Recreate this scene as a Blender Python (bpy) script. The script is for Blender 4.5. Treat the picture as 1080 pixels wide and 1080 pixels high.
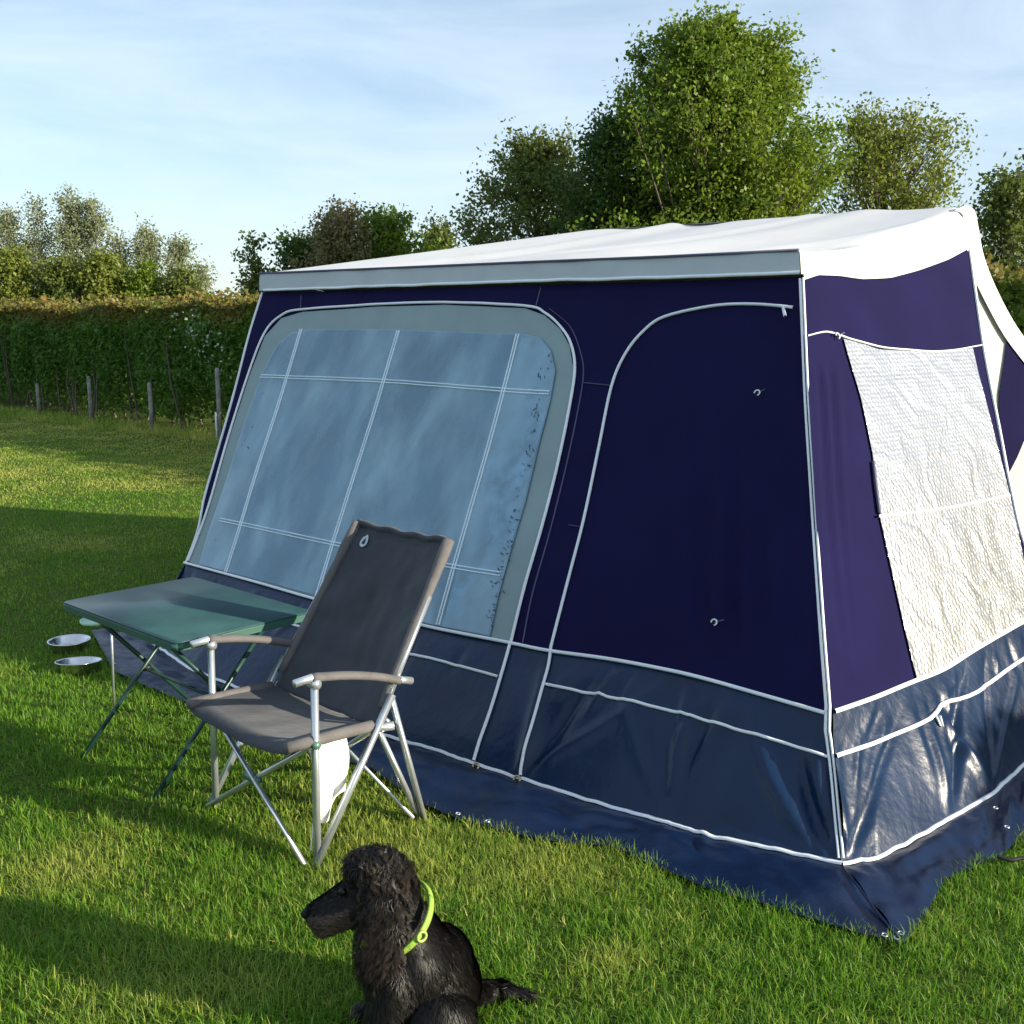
import bpy, bmesh, math, random
import numpy as np
from mathutils import Vector, Matrix, noise
from mathutils.geometry import delaunay_2d_cdt
random.seed(7); np.random.seed(7)
sc = bpy.context.scene
for o in list(bpy.data.objects): bpy.data.objects.remove(o)
R = math.radians

# ------------------------------------------------------------ camera
F = 1150.0; HY = 342.0; H = 1.65           # focal length (px of 1080), horizon row, eye height
TH = math.atan((540 - HY) / F); CT, ST = math.cos(TH), math.sin(TH)
cam_d = bpy.data.cameras.new("camera"); cam = bpy.data.objects.new("camera", cam_d)
sc.collection.objects.link(cam); sc.camera = cam
cam.location = (0, 0, H); cam.rotation_euler = (R(90) - TH, 0, 0)
cam_d.sensor_width = 36; cam_d.lens = 36 * F / 1080; cam_d.clip_end = 3000; cam_d.clip_start = 0.05

# ------------------------------------------------------------ light
SUN_AZ = R(-22); SUN_EL = R(16)            # azimuth measured from +X towards +Y
sd = Vector((math.cos(SUN_AZ) * math.cos(SUN_EL), math.sin(SUN_AZ) * math.cos(SUN_EL), math.sin(SUN_EL)))
sl = bpy.data.lights.new("sun", 'SUN'); sun = bpy.data.objects.new("sun", sl); sc.collection.objects.link(sun)
sl.energy = 5.0; sl.angle = R(0.5); sl.color = (1, .89, .70)
sun.rotation_euler = (-sd).to_track_quat('-Z', 'Y').to_euler(); sun.location = (20, -6, 12)
w = bpy.data.worlds.new("World"); sc.world = w; w.use_nodes = True
nt = w.node_tree; nt.nodes.clear()
def N(t, **k):
    n = nt.nodes.new(t)
    for a, b in k.items(): setattr(n, a, b)
    return n
out = N('ShaderNodeOutputWorld'); bg = N('ShaderNodeBackground'); sky = N('ShaderNodeTexSky')
sky.sky_type = 'NISHITA'; sky.sun_disc = False; sky.sun_elevation = SUN_EL
sky.sun_rotation = math.pi / 2 - SUN_AZ; sky.air_density = 1.0; sky.dust_density = 0.6; sky.ozone_density = 2.2
bg.inputs[1].default_value = 0.105
tc = N('ShaderNodeTexCoord'); mp = N('ShaderNodeMapping'); mp.inputs['Scale'].default_value = (1.3, 1.3, 7.0); mp.inputs['Rotation'].default_value = (0, R(14), R(20))
nz = N('ShaderNodeTexNoise'); nz.inputs['Scale'].default_value = 1.7; nz.inputs['Detail'].default_value = 9; nz.inputs['Roughness'].default_value = .6; nz.inputs['Distortion'].default_value = .5
cr = N('ShaderNodeValToRGB'); cr.color_ramp.elements[0].position = .30; cr.color_ramp.elements[1].position = .80
cr.color_ramp.elements[0].color = (.18, .18, .18, 1); cr.color_ramp.elements[1].color = (.85, .85, .85, 1)
mx = N('ShaderNodeMix', data_type='RGBA'); mx.inputs[7].default_value = (4.9, 5.75, 6.7, 1)
L = nt.links.new
L(tc.outputs['Generated'], mp.inputs[0]); L(mp.outputs[0], nz.inputs[0]); L(nz.outputs[0], cr.inputs[0])
L(cr.outputs[0], mx.inputs[0]); L(sky.outputs[0], mx.inputs[6]); L(mx.outputs[2], bg.inputs[0]); L(bg.outputs[0], out.inputs[0])
sc.view_settings.view_transform = 'Standard'; sc.view_settings.look = 'None'
sc.view_settings.exposure = 0.85; sc.view_settings.gamma = 1
sc.render.engine = 'CYCLES'
sc.cycles.transparent_max_bounces = 16

# ------------------------------------------------------------ photo -> surface helpers
EYE = Vector((0, 0, H))
def ray(x, y):
    dx = (x - 540) / F; dy = (540 - y) / F
    return Vector((dx, CT + dy * ST, -ST + dy * CT))
def atz(x, y, z=0.0):
    r = ray(x, y); return EYE + r * ((z - H) / r.z)
def proj(p):
    X, Y, Z = p[0], p[1], p[2] - H
    d = Y * CT - Z * ST; u = Y * ST + Z * CT
    return 540 + F * X / d, 540 - F * u / d

def setp(o, label=None, cat=None, group=None, kind=None):
    if label: o['label'] = label
    if cat: o['category'] = cat
    if group: o['group'] = group
    if kind: o['kind'] = kind
    return o
def link(name, me, mat, parent=None, smooth=True):
    o = bpy.data.objects.new(name, me); sc.collection.objects.link(o)
    if mat: me.materials.append(mat)
    if smooth: me.shade_smooth()
    if parent:
        o.parent = parent
        o.matrix_parent_inverse = Matrix.LocRotScale(parent.location, parent.rotation_euler, None).inverted() if parent.type == 'EMPTY' else Matrix()
        if parent.type == 'EMPTY' and parent.parent: pass
    return o
def meshd(name, vs, fs):
    me = bpy.data.meshes.new(name); me.from_pydata([tuple(v) for v in vs], [], fs); me.update(); return me
def fast_mesh(name, verts, faces, loopn, attrs=None):
    """verts (n,3), faces flat index array, loopn = corners per face"""
    me = bpy.data.meshes.new(name); nv = len(verts); nf = len(faces) // loopn
    me.vertices.add(nv); me.vertices.foreach_set('co', verts.astype(np.float32).ravel())
    me.loops.add(nf * loopn); me.loops.foreach_set('vertex_index', faces.astype(np.int32))
    me.polygons.add(nf); me.polygons.foreach_set('loop_start', np.arange(0, nf * loopn, loopn, dtype=np.int32))
    if attrs:
        for k, a in attrs.items():
            at = me.attributes.new(k, 'FLOAT', 'POINT'); at.data.foreach_set('value', a.astype(np.float32))
    me.update(calc_edges=True); return me
def empty(name, loc, rz=0, **k):
    o = bpy.data.objects.new(name, None); sc.collection.objects.link(o); o.location = loc; o.rotation_euler = (0, 0, rz)
    o.empty_display_size = .1
    return setp(o, **k)

# ------------------------------------------------------------ materials
def mat(name, col, rough=.7, metal=0, spec=.5, var=.12, vscale=6, bump=0, bscale=60, coat=0, sheen=0, bmap=(1, 1, 1), wrough=0):
    m = bpy.data.materials.new(name); m.use_nodes = True; t = m.node_tree; b = t.nodes['Principled BSDF']
    n = t.nodes.new; l = t.links.new
    co = n('ShaderNodeTexCoord'); no = n('ShaderNodeTexNoise'); no.inputs['Scale'].default_value = vscale; no.inputs['Detail'].default_value = 6
    l(co.outputs['Object'], no.inputs[0])
    r = n('ShaderNodeValToRGB'); r.color_ramp.elements[0].position = .3; r.color_ramp.elements[1].position = .7
    r.color_ramp.elements[0].color = tuple(c * (1 - var) for c in col) + (1,); r.color_ramp.elements[1].color = tuple(min(1, c * (1 + var)) for c in col) + (1,)
    l(no.outputs[0], r.inputs[0]); l(r.outputs[0], b.inputs['Base Color'])
    b.inputs['Roughness'].default_value = rough; b.inputs['Metallic'].default_value = metal
    b.inputs['Specular IOR Level'].default_value = spec; b.inputs['Coat Weight'].default_value = coat
    b.inputs['Sheen Weight'].default_value = sheen
    if wrough:
        mr = n('ShaderNodeMapRange'); mr.inputs[3].default_value = rough - wrough; mr.inputs[4].default_value = rough + wrough
        l(no.outputs[0], mr.inputs[0]); l(mr.outputs[0], b.inputs['Roughness'])
    if bump:
        mpn = n('ShaderNodeMapping'); mpn.inputs['Scale'].default_value = bmap; l(co.outputs['Object'], mpn.inputs[0])
        n2 = n('ShaderNodeTexNoise'); n2.inputs['Scale'].default_value = bscale; n2.inputs['Detail'].default_value = 4; l(mpn.outputs[0], n2.inputs[0])
        bm_ = n('ShaderNodeBump'); bm_.inputs['Strength'].default_value = bump; bm_.inputs['Distance'].default_value = .01
        l(n2.outputs[0], bm_.inputs['Height']); l(bm_.outputs[0], b.inputs['Normal'])
    return m
M = {}
M['navy'] = mat('navy canvas', (.0092, .0080, .046), .9, spec=.1, var=.12, vscale=3, bump=.3, bscale=7)
M['vinyl'] = mat('blue pvc', (.002, .0165, .054), .34, var=.2, vscale=4, bump=.35, bscale=22, wrough=.08)
M['apron'] = mat('apron pvc', (.0018, .011, .044), .38, var=.25, vscale=5, bump=.4, bscale=18, wrough=.1)
for k_ in ('vinyl', 'apron'): M[k_].node_tree.nodes['Principled BSDF'].inputs['Specular IOR Level'].default_value = .34
M['tape'] = mat('white piping', (.80, .83, .86), .55, var=.05)
M['cream'] = mat('cream canvas', (.60, .58, .52), .85, var=.05, bump=.15, bscale=8)
M['roof'] = mat('white roof canvas', (.66, .655, .65), .85, var=.03, bump=.2, bscale=5)
M['fascia'] = mat('grey fascia canvas', (.40, .44, .44), .85, var=.06, bump=.15, bscale=12)
M['framegrey'] = mat('grey teal window surround', (.24, .32, .33), .8, var=.05, bump=.15, bscale=10)
M['curtain'] = mat('window curtain', (.10, .19, .29), .8, var=.25, vscale=3, bump=.3, bscale=9, bmap=(3, 3, .6))
M['barline'] = mat('window lines', (.72, .84, .92), .5, var=.05)
M['green_top'] = mat('green laminate', (.018, .056, .060), .36, var=.25, vscale=7, bump=.05, wrough=.08)
M['green_edge'] = mat('green table edge', (.03, .10, .075), .45, var=.1)
M['green_leg'] = mat('green tube', (.012, .045, .038), .35, var=.1)
M['alu'] = mat('aluminium', (.62, .66, .70), .33, metal=.75, var=.06, vscale=30)
M['bracket'] = mat('green grey bracket', (.12, .22, .17), .4, metal=.4)
M['chairfab'] = mat('chair fabric', (.030, .036, .046), .82, var=.18, vscale=9, bump=.5, bscale=14, sheen=.15)
M['armfab'] = mat('arm padding', (.115, .108, .108), .85, var=.12, vscale=20, bump=.4, bscale=30)
M['cloth'] = mat('white cloth', (.80, .79, .77), .9, var=.04, bump=.4, bscale=16)
M['steel'] = mat('stainless steel', (.66, .66, .67), .24, metal=1, var=.04, vscale=20)
M['palegreen'] = mat('pale green plastic', (.38, .60, .45), .5)
M['wood'] = mat('weathered post wood', (.26, .25, .22), .9, var=.35, vscale=14, bump=.6, bscale=20, bmap=(3, 3, .4))
M['black'] = mat('black plastic', (.01, .01, .012), .5)
M['white'] = mat('white plastic', (.75, .77, .78), .5)
M['brass'] = mat('brass ring', (.55, .45, .25), .35, metal=.8)
M['logo'] = mat('pale print', (.45, .52, .55), .6)
M['collar'] = mat('yellow green collar', (.26, .42, .05), .6, var=.2, vscale=40)
M['gold'] = mat('collar tag', (.35, .36, .12), .35, metal=.6)
M['muzzle'] = mat('dog nose', (.004, .004, .004), .55, spec=.2)
M['eye'] = mat('dog eye', (.006, .004, .003), .22, spec=.3)
M['bark'] = mat('bark', (.11, .09, .065), .9, var=.3, vscale=8, bump=.5)
M['birch'] = mat('pale birch bark', (.42, .42, .38), .8, var=.4, vscale=5)

def foil_mat():
    m = bpy.data.materials.new('silver foil blanket'); m.use_nodes = True; t = m.node_tree; b = t.nodes['Principled BSDF']; n = t.nodes.new; l = t.links.new
    b.inputs['Base Color'].default_value = (.50, .50, .505, 1); b.inputs['Metallic'].default_value = .80; b.inputs['Roughness'].default_value = .30
    co = n('ShaderNodeTexCoord')
    br = n('ShaderNodeTexVoronoi'); br.feature = 'SMOOTH_F1'; br.inputs['Scale'].default_value = 62; br.inputs['Randomness'].default_value = .25
    no = n('ShaderNodeTexNoise'); no.inputs['Scale'].default_value = 6; no.inputs['Detail'].default_value = 5; no.inputs['Distortion'].default_value = 1.2
    l(co.outputs['Object'], br.inputs[0]); l(co.outputs['Object'], no.inputs[0])
    b1 = n('ShaderNodeBump'); b1.inputs['Strength'].default_value = .6; b1.inputs['Distance'].default_value = .006; l(br.outputs['Distance'], b1.inputs['Height'])
    b2 = n('ShaderNodeBump'); b2.inputs['Strength'].default_value = .35; b2.inputs['Distance'].default_value = .03; l(no.outputs[0], b2.inputs['Height'])
    l(b1.outputs[0], b2.inputs['Normal']); l(b2.outputs[0], b.inputs['Normal'])
    return m
M['foil'] = foil_mat()
def pane_mat():
    """clear pvc: mostly see-through, glossy, with milky upright streaks"""
    m = bpy.data.materials.new('clear pvc window'); m.use_nodes = True; t = m.node_tree; t.nodes.clear(); n = t.nodes.new; l = t.links.new
    o = n('ShaderNodeOutputMaterial'); tr = n('ShaderNodeBsdfTransparent'); gl = n('ShaderNodeBsdfPrincipled')
    gl.inputs['Base Color'].default_value = (.32, .50, .61, 1); gl.inputs['Roughness'].default_value = .10; gl.inputs['Specular IOR Level'].default_value = .8
    mxs = n('ShaderNodeMixShader')
    co = n('ShaderNodeTexCoord'); mpn = n('ShaderNodeMapping'); mpn.inputs['Scale'].default_value = (3.2, 3.2, .35); l(co.outputs['Object'], mpn.inputs[0])
    no = n('ShaderNodeTexNoise'); no.inputs['Scale'].default_value = 1.5; no.inputs['Detail'].default_value = 5; no.inputs['Roughness'].default_value = .5; no.inputs['Distortion'].default_value = .25
    l(mpn.outputs[0], no.inputs[0])
    r = n('ShaderNodeMapRange'); r.inputs[1].default_value = .38; r.inputs[2].default_value = .75; r.inputs[3].default_value = .35; r.inputs[4].default_value = .85
    l(no.outputs[0], r.inputs[0]); l(r.outputs[0], mxs.inputs[0]); l(tr.outputs[0], mxs.inputs[1]); l(gl.outputs[0], mxs.inputs[2]); l(mxs.outputs[0], o.inputs[0])
    b2 = n('ShaderNodeBump'); b2.inputs['Strength'].default_value = .25; b2.inputs['Distance'].default_value = .02; l(no.outputs[0], b2.inputs['Height']); l(b2.outputs[0], gl.inputs['Normal'])
    return m
M['pane'] = pane_mat()
def leaf_mat(name, c0, c1, trans=.35, c2=None, zlo=0, zhi=1):
    m = bpy.data.materials.new(name); m.use_nodes = True; t = m.node_tree; t.nodes.clear(); n = t.nodes.new; l = t.links.new
    o = n('ShaderNodeOutputMaterial'); d = n('ShaderNodeBsdfPrincipled'); tl = n('ShaderNodeBsdfTranslucent'); mxs = n('ShaderNodeMixShader')
    d.inputs['Roughness'].default_value = .5; d.inputs['Specular IOR Level'].default_value = .35
    at = n('ShaderNodeAttribute'); at.attribute_name = 'rnd'
    r = n('ShaderNodeValToRGB'); r.color_ramp.elements[0].color = tuple(c0) + (1,); r.color_ramp.elements[1].color = tuple(c1) + (1,)
    l(at.outputs['Fac'], r.inputs[0]); colr = r.outputs[0]
    if c2:
        a2 = n('ShaderNodeAttribute'); a2.attribute_name = 'tone'
        mm = n('ShaderNodeMix', ); mm.data_type = 'RGBA'; mm.inputs[7].default_value = tuple(c2) + (1,)
        l(a2.outputs['Fac'], mm.inputs[0]); l(colr, mm.inputs[6]); colr = mm.outputs[2]
    l(colr, d.inputs['Base Color']); l(colr, tl.inputs['Color'])
    mxs.inputs[0].default_value = trans; l(d.outputs[0], mxs.inputs[1]); l(tl.outputs[0], mxs.inputs[2]); l(mxs.outputs[0], o.inputs[0])
    return m

# ------------------------------------------------------------ ground
def ground_mat():
    m = bpy.data.materials.new('lawn soil and thatch'); m.use_nodes = True; t = m.node_tree; b = t.nodes['Principled BSDF']; n = t.nodes.new; l = t.links.new
    co = n('ShaderNodeTexCoord')
    n1 = n('ShaderNodeTexNoise'); n1.inputs['Scale'].default_value = .9; n1.inputs['Detail'].default_value = 8; n1.inputs['Roughness'].default_value = .6
    n2 = n('ShaderNodeTexNoise'); n2.inputs['Scale'].default_value = 45; n2.inputs['Detail'].default_value = 5
    l(co.outputs['Object'], n1.inputs[0]); l(co.outputs['Object'], n2.inputs[0])
    r = n('ShaderNodeValToRGB'); e = r.color_ramp.elements
    e[0].position = .3; e[0].color = (.060, .110, .014, 1); e[1].position = .72; e[1].color = (.135, .165, .030, 1)
    l(n1.outputs[0], r.inputs[0])
    r2 = n('ShaderNodeValToRGB'); r2.color_ramp.elements[0].position = .3; r2.color_ramp.elements[0].color = (.42, .42, .4, 1); r2.color_ramp.elements[1].color = (1.1, 1.1, 1.1, 1); r2.color_ramp.elements[1].position = .7
    l(n2.outputs[0], r2.inputs[0])
    mm = n('ShaderNodeMix'); mm.data_type = 'RGBA'; mm.blend_type = 'MULTIPLY'; mm.inputs[0].default_value = 1
    l(r.outputs[0], mm.inputs[6]); l(r2.outputs[0], mm.inputs[7]); l(mm.outputs[2], b.inputs['Base Color'])
    b.inputs['Roughness'].default_value = .95; b.inputs['Specular IOR Level'].default_value = .1
    bu = n('ShaderNodeBump'); bu.inputs['Strength'].default_value = .9; bu.inputs['Distance'].default_value = .03; l(n2.outputs[0], bu.inputs['Height']); l(bu.outputs[0], b.inputs['Normal'])
    return m
gm = bpy.data.meshes.new('ground'); g = 400
xs = np.concatenate([[-1200, -400, -150, -60], np.linspace(-30, 30, 61), [60, 150, 400, 1200]])
ys = np.concatenate([[-400, -100, -30], np.linspace(-6, 60, 67), [90, 150, 300, 700, 1800]])
gv = [(x, y, 0.0) for y in ys for x in xs]; nx = len(xs)
gf = [(j * nx + i, j * nx + i + 1, (j + 1) * nx + i + 1, (j + 1) * nx + i) for j in range(len(ys) - 1) for i in range(nx - 1)]
ground = link('ground', meshd('ground', gv, gf), ground_mat()); setp(ground, kind='structure')

# ------------------------------------------------------------ surfaces for tent cloth
def catmull(pts, step=.25, closed=False):
    pts = [tuple(p) for p in pts]
    if len(pts) < 3: return pts
    P = [pts[0]] + pts + [pts[-1]]
    o = []
    for i in range(1, len(P) - 2):
        for k in np.arange(0, 1, step):
            p0, p1, p2, p3 = map(np.array, (P[i - 1], P[i], P[i + 1], P[i + 2]))
            o.append(tuple(.5 * ((2 * p1) + (-p0 + p2) * k + (2 * p0 - 5 * p1 + 4 * p2 - p3) * k * k + (-p0 + 3 * p1 - 3 * p2 + p3) * k ** 3)))
    o.append(pts[-1]); return o
class Plane:
    def __init__(s, O, e1, e2, disp=None):
        s.O = O; s.e1 = e1.normalized(); s.n = s.e1.cross(e2).normalized(); s.e2 = s.n.cross(s.e1)
        if s.n.dot(EYE - O) < 0: s.n = -s.n
        s.disp = disp or (lambda x, y: 0)
    def px(s, x, y):
        r = ray(x, y); t = s.n.dot(s.O - EYE) / s.n.dot(r); p = EYE + r * t - s.O
        return (p.dot(s.e1), p.dot(s.e2))
    def at(s, q, off=0):
        return s.O + s.e1 * q[0] + s.e2 * q[1] + s.n * (off + s.disp(q[0], q[1]))
    def normal(s, q): return s.n
class Loft:
    def __init__(s, top, bot, disp=None, flip=False):
        s.t = [Vector(p) for p in top]; s.b = [Vector(p) for p in bot]
        d = [0]
        for i in range(1, len(s.t)): d.append(d[-1] + ((s.t[i] - s.t[i - 1]).length + (s.b[i] - s.b[i - 1]).length) / 2)
        s.k = d; s.len = d[-1]; s.disp = disp or (lambda x, y: 0); s.grid = None
    def base(s, q):
        x = min(max(q[0], 0), s.len); i = 0
        while i < len(s.k) - 2 and x > s.k[i + 1]: i += 1
        f = (x - s.k[i]) / (s.k[i + 1] - s.k[i])
        a = s.t[i].lerp(s.t[i + 1], f); b = s.b[i].lerp(s.b[i + 1], f); return a.lerp(b, q[1])
    def normal(s, q):
        e = .01
        x0 = max(q[0] - .04, 0); x1 = min(q[0] + .04, s.len)
        n = (s.base((x1, q[1])) - s.base((x0, q[1]))).cross(s.base((q[0], 1)) - s.base((q[0], 0))).normalized()
        if n.dot(EYE - s.base(q)) < 0: n = -n
        return n
    def at(s, q, off=0):
        return s.base(q) + s.normal(q) * (off + s.disp(q[0], q[1]))
    def px(s, x, y):
        if s.grid is None:
            s.gq = [(s.len * i / 300, j / 50) for i in range(301) for j in range(51)]
            s.grid = np.array([proj(s.base(q)) for q in s.gq])
        d = (s.grid[:, 0] - x) ** 2 + (s.grid[:, 1] - y) ** 2
        return s.gq[int(d.argmin())]
def panel(name, S, poly, off, mt, parent, cell=.04, smooth_poly=False, pix=True):
    q = [S.px(*p) for p in poly] if pix else list(poly)
    # densify the outline
    o = []
    for i in range(len(q)):
        a = np.array(q[i]); b = np.array(q[(i + 1) % len(q)]); n = max(1, int(np.linalg.norm(b - a) / cell))
        for k in range(n): o.append(tuple(a + (b - a) * k / n))
    A = np.array(o); x0, y0 = A.min(0); x1, y1 = A.max(0)
    vs = [Vector(p) for p in o]; ne = len(vs)
    ys_ = np.arange(y0 + cell / 2, y1, cell * .87); G = []
    for r_i, yy in enumerate(ys_):
        xx = np.arange(x0 + (cell / 2 if r_i % 2 else cell), x1, cell); G.append(np.stack([xx, np.full(len(xx), yy)], 1))
    G = np.concatenate(G); c = np.zeros(len(G), bool); j = len(A) - 1; gx, gy = G[:, 0], G[:, 1]; dm = np.full(len(G), 9.0)
    for i in range(len(A)):
        if A[i, 1] != A[j, 1]: c ^= ((A[i, 1] > gy) != (A[j, 1] > gy)) & (gx < (A[j, 0] - A[i, 0]) * (gy - A[i, 1]) / (A[j, 1] - A[i, 1]) + A[i, 0])
        dm = np.minimum(dm, (gx - A[i, 0]) ** 2 + (gy - A[i, 1]) ** 2); j = i
    vs += [Vector((float(p[0]), float(p[1]))) for p in G[c & (dm > (cell * .35) ** 2)]]
    V2, E2, F2, *_ = delaunay_2d_cdt(vs, [(i, (i + 1) % ne) for i in range(ne)], [], 1, 1e-5)
    me = meshd(name, [S.at((v.x, v.y), off) for v in V2], [tuple(f) for f in F2])
    return link(name, me, mt, parent)
def loftmesh(name, S, mt, parent, nu, nv, off=0, v0=0, v1=1):
    vs = [S.at((S.len * i / nu, v0 + (v1 - v0) * j / nv), off) for j in range(nv + 1) for i in range(nu + 1)]
    fs = [(j * (nu + 1) + i, j * (nu + 1) + i + 1, (j + 1) * (nu + 1) + i + 1, (j + 1) * (nu + 1) + i) for j in range(nv) for i in range(nu)]
    return link(name, meshd(name, vs, fs), mt, parent)
def strip3(name, pts, nrm, width, th, mt, parent):
    vs = []; fs = []; n = len(pts)
    for i, p in enumerate(pts):
        t = (pts[min(i + 1, n - 1)] - pts[max(i - 1, 0)]).normalized(); s_ = t.cross(nrm[i]).normalized() * width / 2
        vs += [p - s_ - nrm[i] * .004, p - s_ * .9 + nrm[i] * th * .7, p + nrm[i] * th, p + s_ * .9 + nrm[i] * th * .7, p + s_ - nrm[i] * .004]
    for i in range(n - 1):
        for k in range(4): fs.append((i * 5 + k, i * 5 + k + 1, i * 5 + 5 + k + 1, i * 5 + 5 + k))
    return link(name, meshd(name, vs, fs), mt, parent)
def tape(name, segs, width, off, mt, parent, step=.02, shift=0, smooth=True):
    """segs: list of (surface, [pixels])"""
    P3 = []; NN = []
    for S, px in segs:
        q = [S.px(*p) for p in px]
        if smooth: q = catmull(q, .2)
        for i in range(len(q) - 1):
            a = np.array(q[i]); b = np.array(q[i + 1]); L_ = np.linalg.norm(b - a)
            n = max(1, int(L_ / step))
            for k in range(n): u = tuple(a + (b - a) * k / n); P3.append(S.at(u, off)); NN.append(S.normal(u))
        P3.append(S.at(q[-1], off)); NN.append(S.normal(q[-1]))
    Pn = [P3[0]]; Nn = [NN[0]]
    for p, n_ in zip(P3[1:], NN[1:]):
        if (p - Pn[-1]).length > step * .45: Pn.append(p); Nn.append(n_)
    if shift:
        Q = []
        for i, p in enumerate(Pn):
            t = (Pn[min(i + 1, len(Pn) - 1)] - Pn[max(i - 1, 0)]).normalized(); Q.append(p + t.cross(Nn[i]).normalized() * shift)
        Pn = Q
    return strip3(name, Pn, Nn, width, .004, mt, parent)
def tube_vf(pts, r, seg=8, vs=None, fs=None, cap=True, flat=1.0, up=None):
    """append a tube along pts; r scalar or list"""
    vs = [] if vs is None else vs; fs = [] if fs is None else fs
    n = len(pts); pts = [Vector(p) for p in pts]; base = len(vs); prev = None
    for i, p in enumerate(pts):
        t = (pts[min(i + 1, n - 1)] - pts[max(i - 1, 0)]).normalized()
        if prev is None: a = t.orthogonal().normalized() if up is None else (Vector(up) - t * t.dot(Vector(up))).normalized()
        else: a = (prev - t * prev.dot(t)).normalized()
        prev = a; b = t.cross(a); rr = r[i] if isinstance(r, (list, tuple)) else r
        for k in range(seg): an = 2 * math.pi * (k + .5) / seg; vs.append(p + (a * math.cos(an) * flat + b * math.sin(an)) * rr)
    for i in range(n - 1):
        for k in range(seg):
            k2 = (k + 1) % seg; fs.append((base + i * seg + k, base + i * seg + k2, base + (i + 1) * seg + k2, base + (i + 1) * seg + k))
    if cap: fs.append(tuple(base + k for k in range(seg))[::-1]); fs.append(tuple(base + (n - 1) * seg + k for k in range(seg)))
    return vs, fs
def tube(name, pts, r, mt, parent=None, seg=10, **k):
    vs, fs = tube_vf(pts, r, seg, **k); return link(name, meshd(name, vs, fs), mt, parent)

# ------------------------------------------------------------ the tent
BR = atz(888, 913, .03); BL = atz(140, 660, .03)
TR = atz(847, 292, 1.83); TL = atz(277, 309, 1.83)
U = (TL - TR).normalized(); NB = Vector((-U.y, U.x, 0)); NB = NB if NB.y > 0 else -NB
tent = empty('awning_tent', (0.6, 5.2, 0), label='large navy blue trailer tent awning with white roof, clear window and silver side panel', cat='tent')
FSK = SSK = 0.0
def fdisp(x, y):
    d = .010 * noise.noise(Vector((x * 1.3, y * 1.1, 3))) + .004 * noise.noise(Vector((x * 5, y * 2, 1)))
    # soft vertical drapes in the door cloth near the corner
    x = x - y * FSK
    k = math.exp(-((x - .40) / .17) ** 2) * min(1, max(0, (1.70 - y)) * 1.0) + .35 * math.exp(-((x - .12) / .08) ** 2) * max(0, min(1, 1.7 - y))
    d += k * min(1, max(0, y - .52) * 5) * .022 * math.sin(x * 46 + 3.4 * noise.noise(Vector((x * 3, y * 1.5, 8))) + y * 1.2)
    return d
FP = Plane(BR, (BL - BR), (TR - BR), fdisp)
S0 = atz(1080, 808, .03)
def sdisp(x, y):
    d = .012 * noise.noise(Vector((x * 1.6, y * 1.2, 13))) + .004 * noise.noise(Vector((x * 6, y * 2.5, 11)))
    x = x - y * SSK
    if y > .5: d += .0105 * math.sin(x * 88 + 5 * noise.noise(Vector((x * 4, y * 1.2, 6)))) * math.exp(-((x - .09) / .075) ** 2) * min(1, (y - .5) * 1.1) * max(0, min(1, (1.64 - y) * 14))
    return d
SP = Plane(BR, (S0 - BR), (TR - BR), sdisp)
q_ = FP.px(851, 330); FSK = q_[0] / q_[1]; q_ = SP.px(851, 330); SSK = q_[0] / q_[1]
corner = [(847, 292), (851, 400), (858, 520), (867, 640), (875, 745)]
cornlow = [(875, 745), (880, 810), (888, 912)]
L1 = [(196, 594), (270, 614), (340, 634), (400, 648), (460, 663), (536, 678), (580, 687), (640, 695), (700, 706), (747, 717), (810, 735), (872, 753)]
L3 = [(150, 671), (200, 706), (253, 727), (330, 752), (400, 775), (460, 792), (502, 807), (546, 821), (630, 848), (705, 868), (747, 882), (888, 912)]
ledge = [(277, 309), (264, 350), (252, 396), (238, 447), (226, 488), (215, 525), (208, 560), (196, 594)]
# upper navy cloth of the front
panel('front_wall', FP, ledge + L1[1:] + corner[::-1] + [(560, 301)], 0, M['navy'], tent, .024)
# lower pvc band
TF = [FP.at(FP.px(*p)) for p in L1]; BF = [atz(x, y, .03) for x, y in L3]
def crease(x, v, x0, v0, x1, v1, wd, a):
    dx, dv = x1 - x0, (v1 - v0); L2 = dx * dx + dv * dv; t = ((x - x0) * dx + (v - v0) * dv) / L2
    if t < -.1 or t > 1.1: return 0
    t = min(1, max(0, t)); px_, pv = x0 + dx * t, v0 + dv * t; d2 = (x - px_) ** 2 + ((v - pv) * .7) ** 2
    return a * math.exp(-d2 / (wd * wd)) * math.sin(math.pi * min(1, max(0, .15 + .8 * t)))
rc = random.Random(3)
def mk_creases(Lm, pegs):
    c = []
    for p, n_ in pegs:
        for k in range(n_):
            c.append((p + rc.uniform(-.02, .02), .98, p + rc.uniform(-.45, .45), rc.uniform(.0, .35), rc.uniform(.018, .035), rc.choice([-1, 1]) * rc.uniform(.006, .015)))
    for k in range(int(Lm * 9)):
        x = rc.uniform(0, Lm); v = rc.uniform(0, .25); c.append((x, v, x + rc.uniform(-.06, .06), v + rc.uniform(.15, .5), rc.uniform(.012, .025), rc.choice([-1, 1]) * rc.uniform(.003, .008)))
    return c
LF = Loft(TF, BF); crF = mk_creases(LF.len, [(LF.len - .03, 9), (LF.px(705, 868)[0], 6), (LF.px(546, 821)[0], 5), (LF.px(330, 752)[0], 5)])
def ldispF(x, v):
    e = min(1, v * 6) * min(1, (1 - v) * 5 + .15)
    return e * (.016 * noise.noise(Vector((x * 2.2, v * 1.5, 5))) + 1.6 * sum(crease(x, v, *c) for c in crF)) + fdisp(2.5, .5) * 0
LF.disp = ldispF
loftmesh('mud_wall', LF, M['vinyl'], tent, 260, 40, 0)
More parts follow.
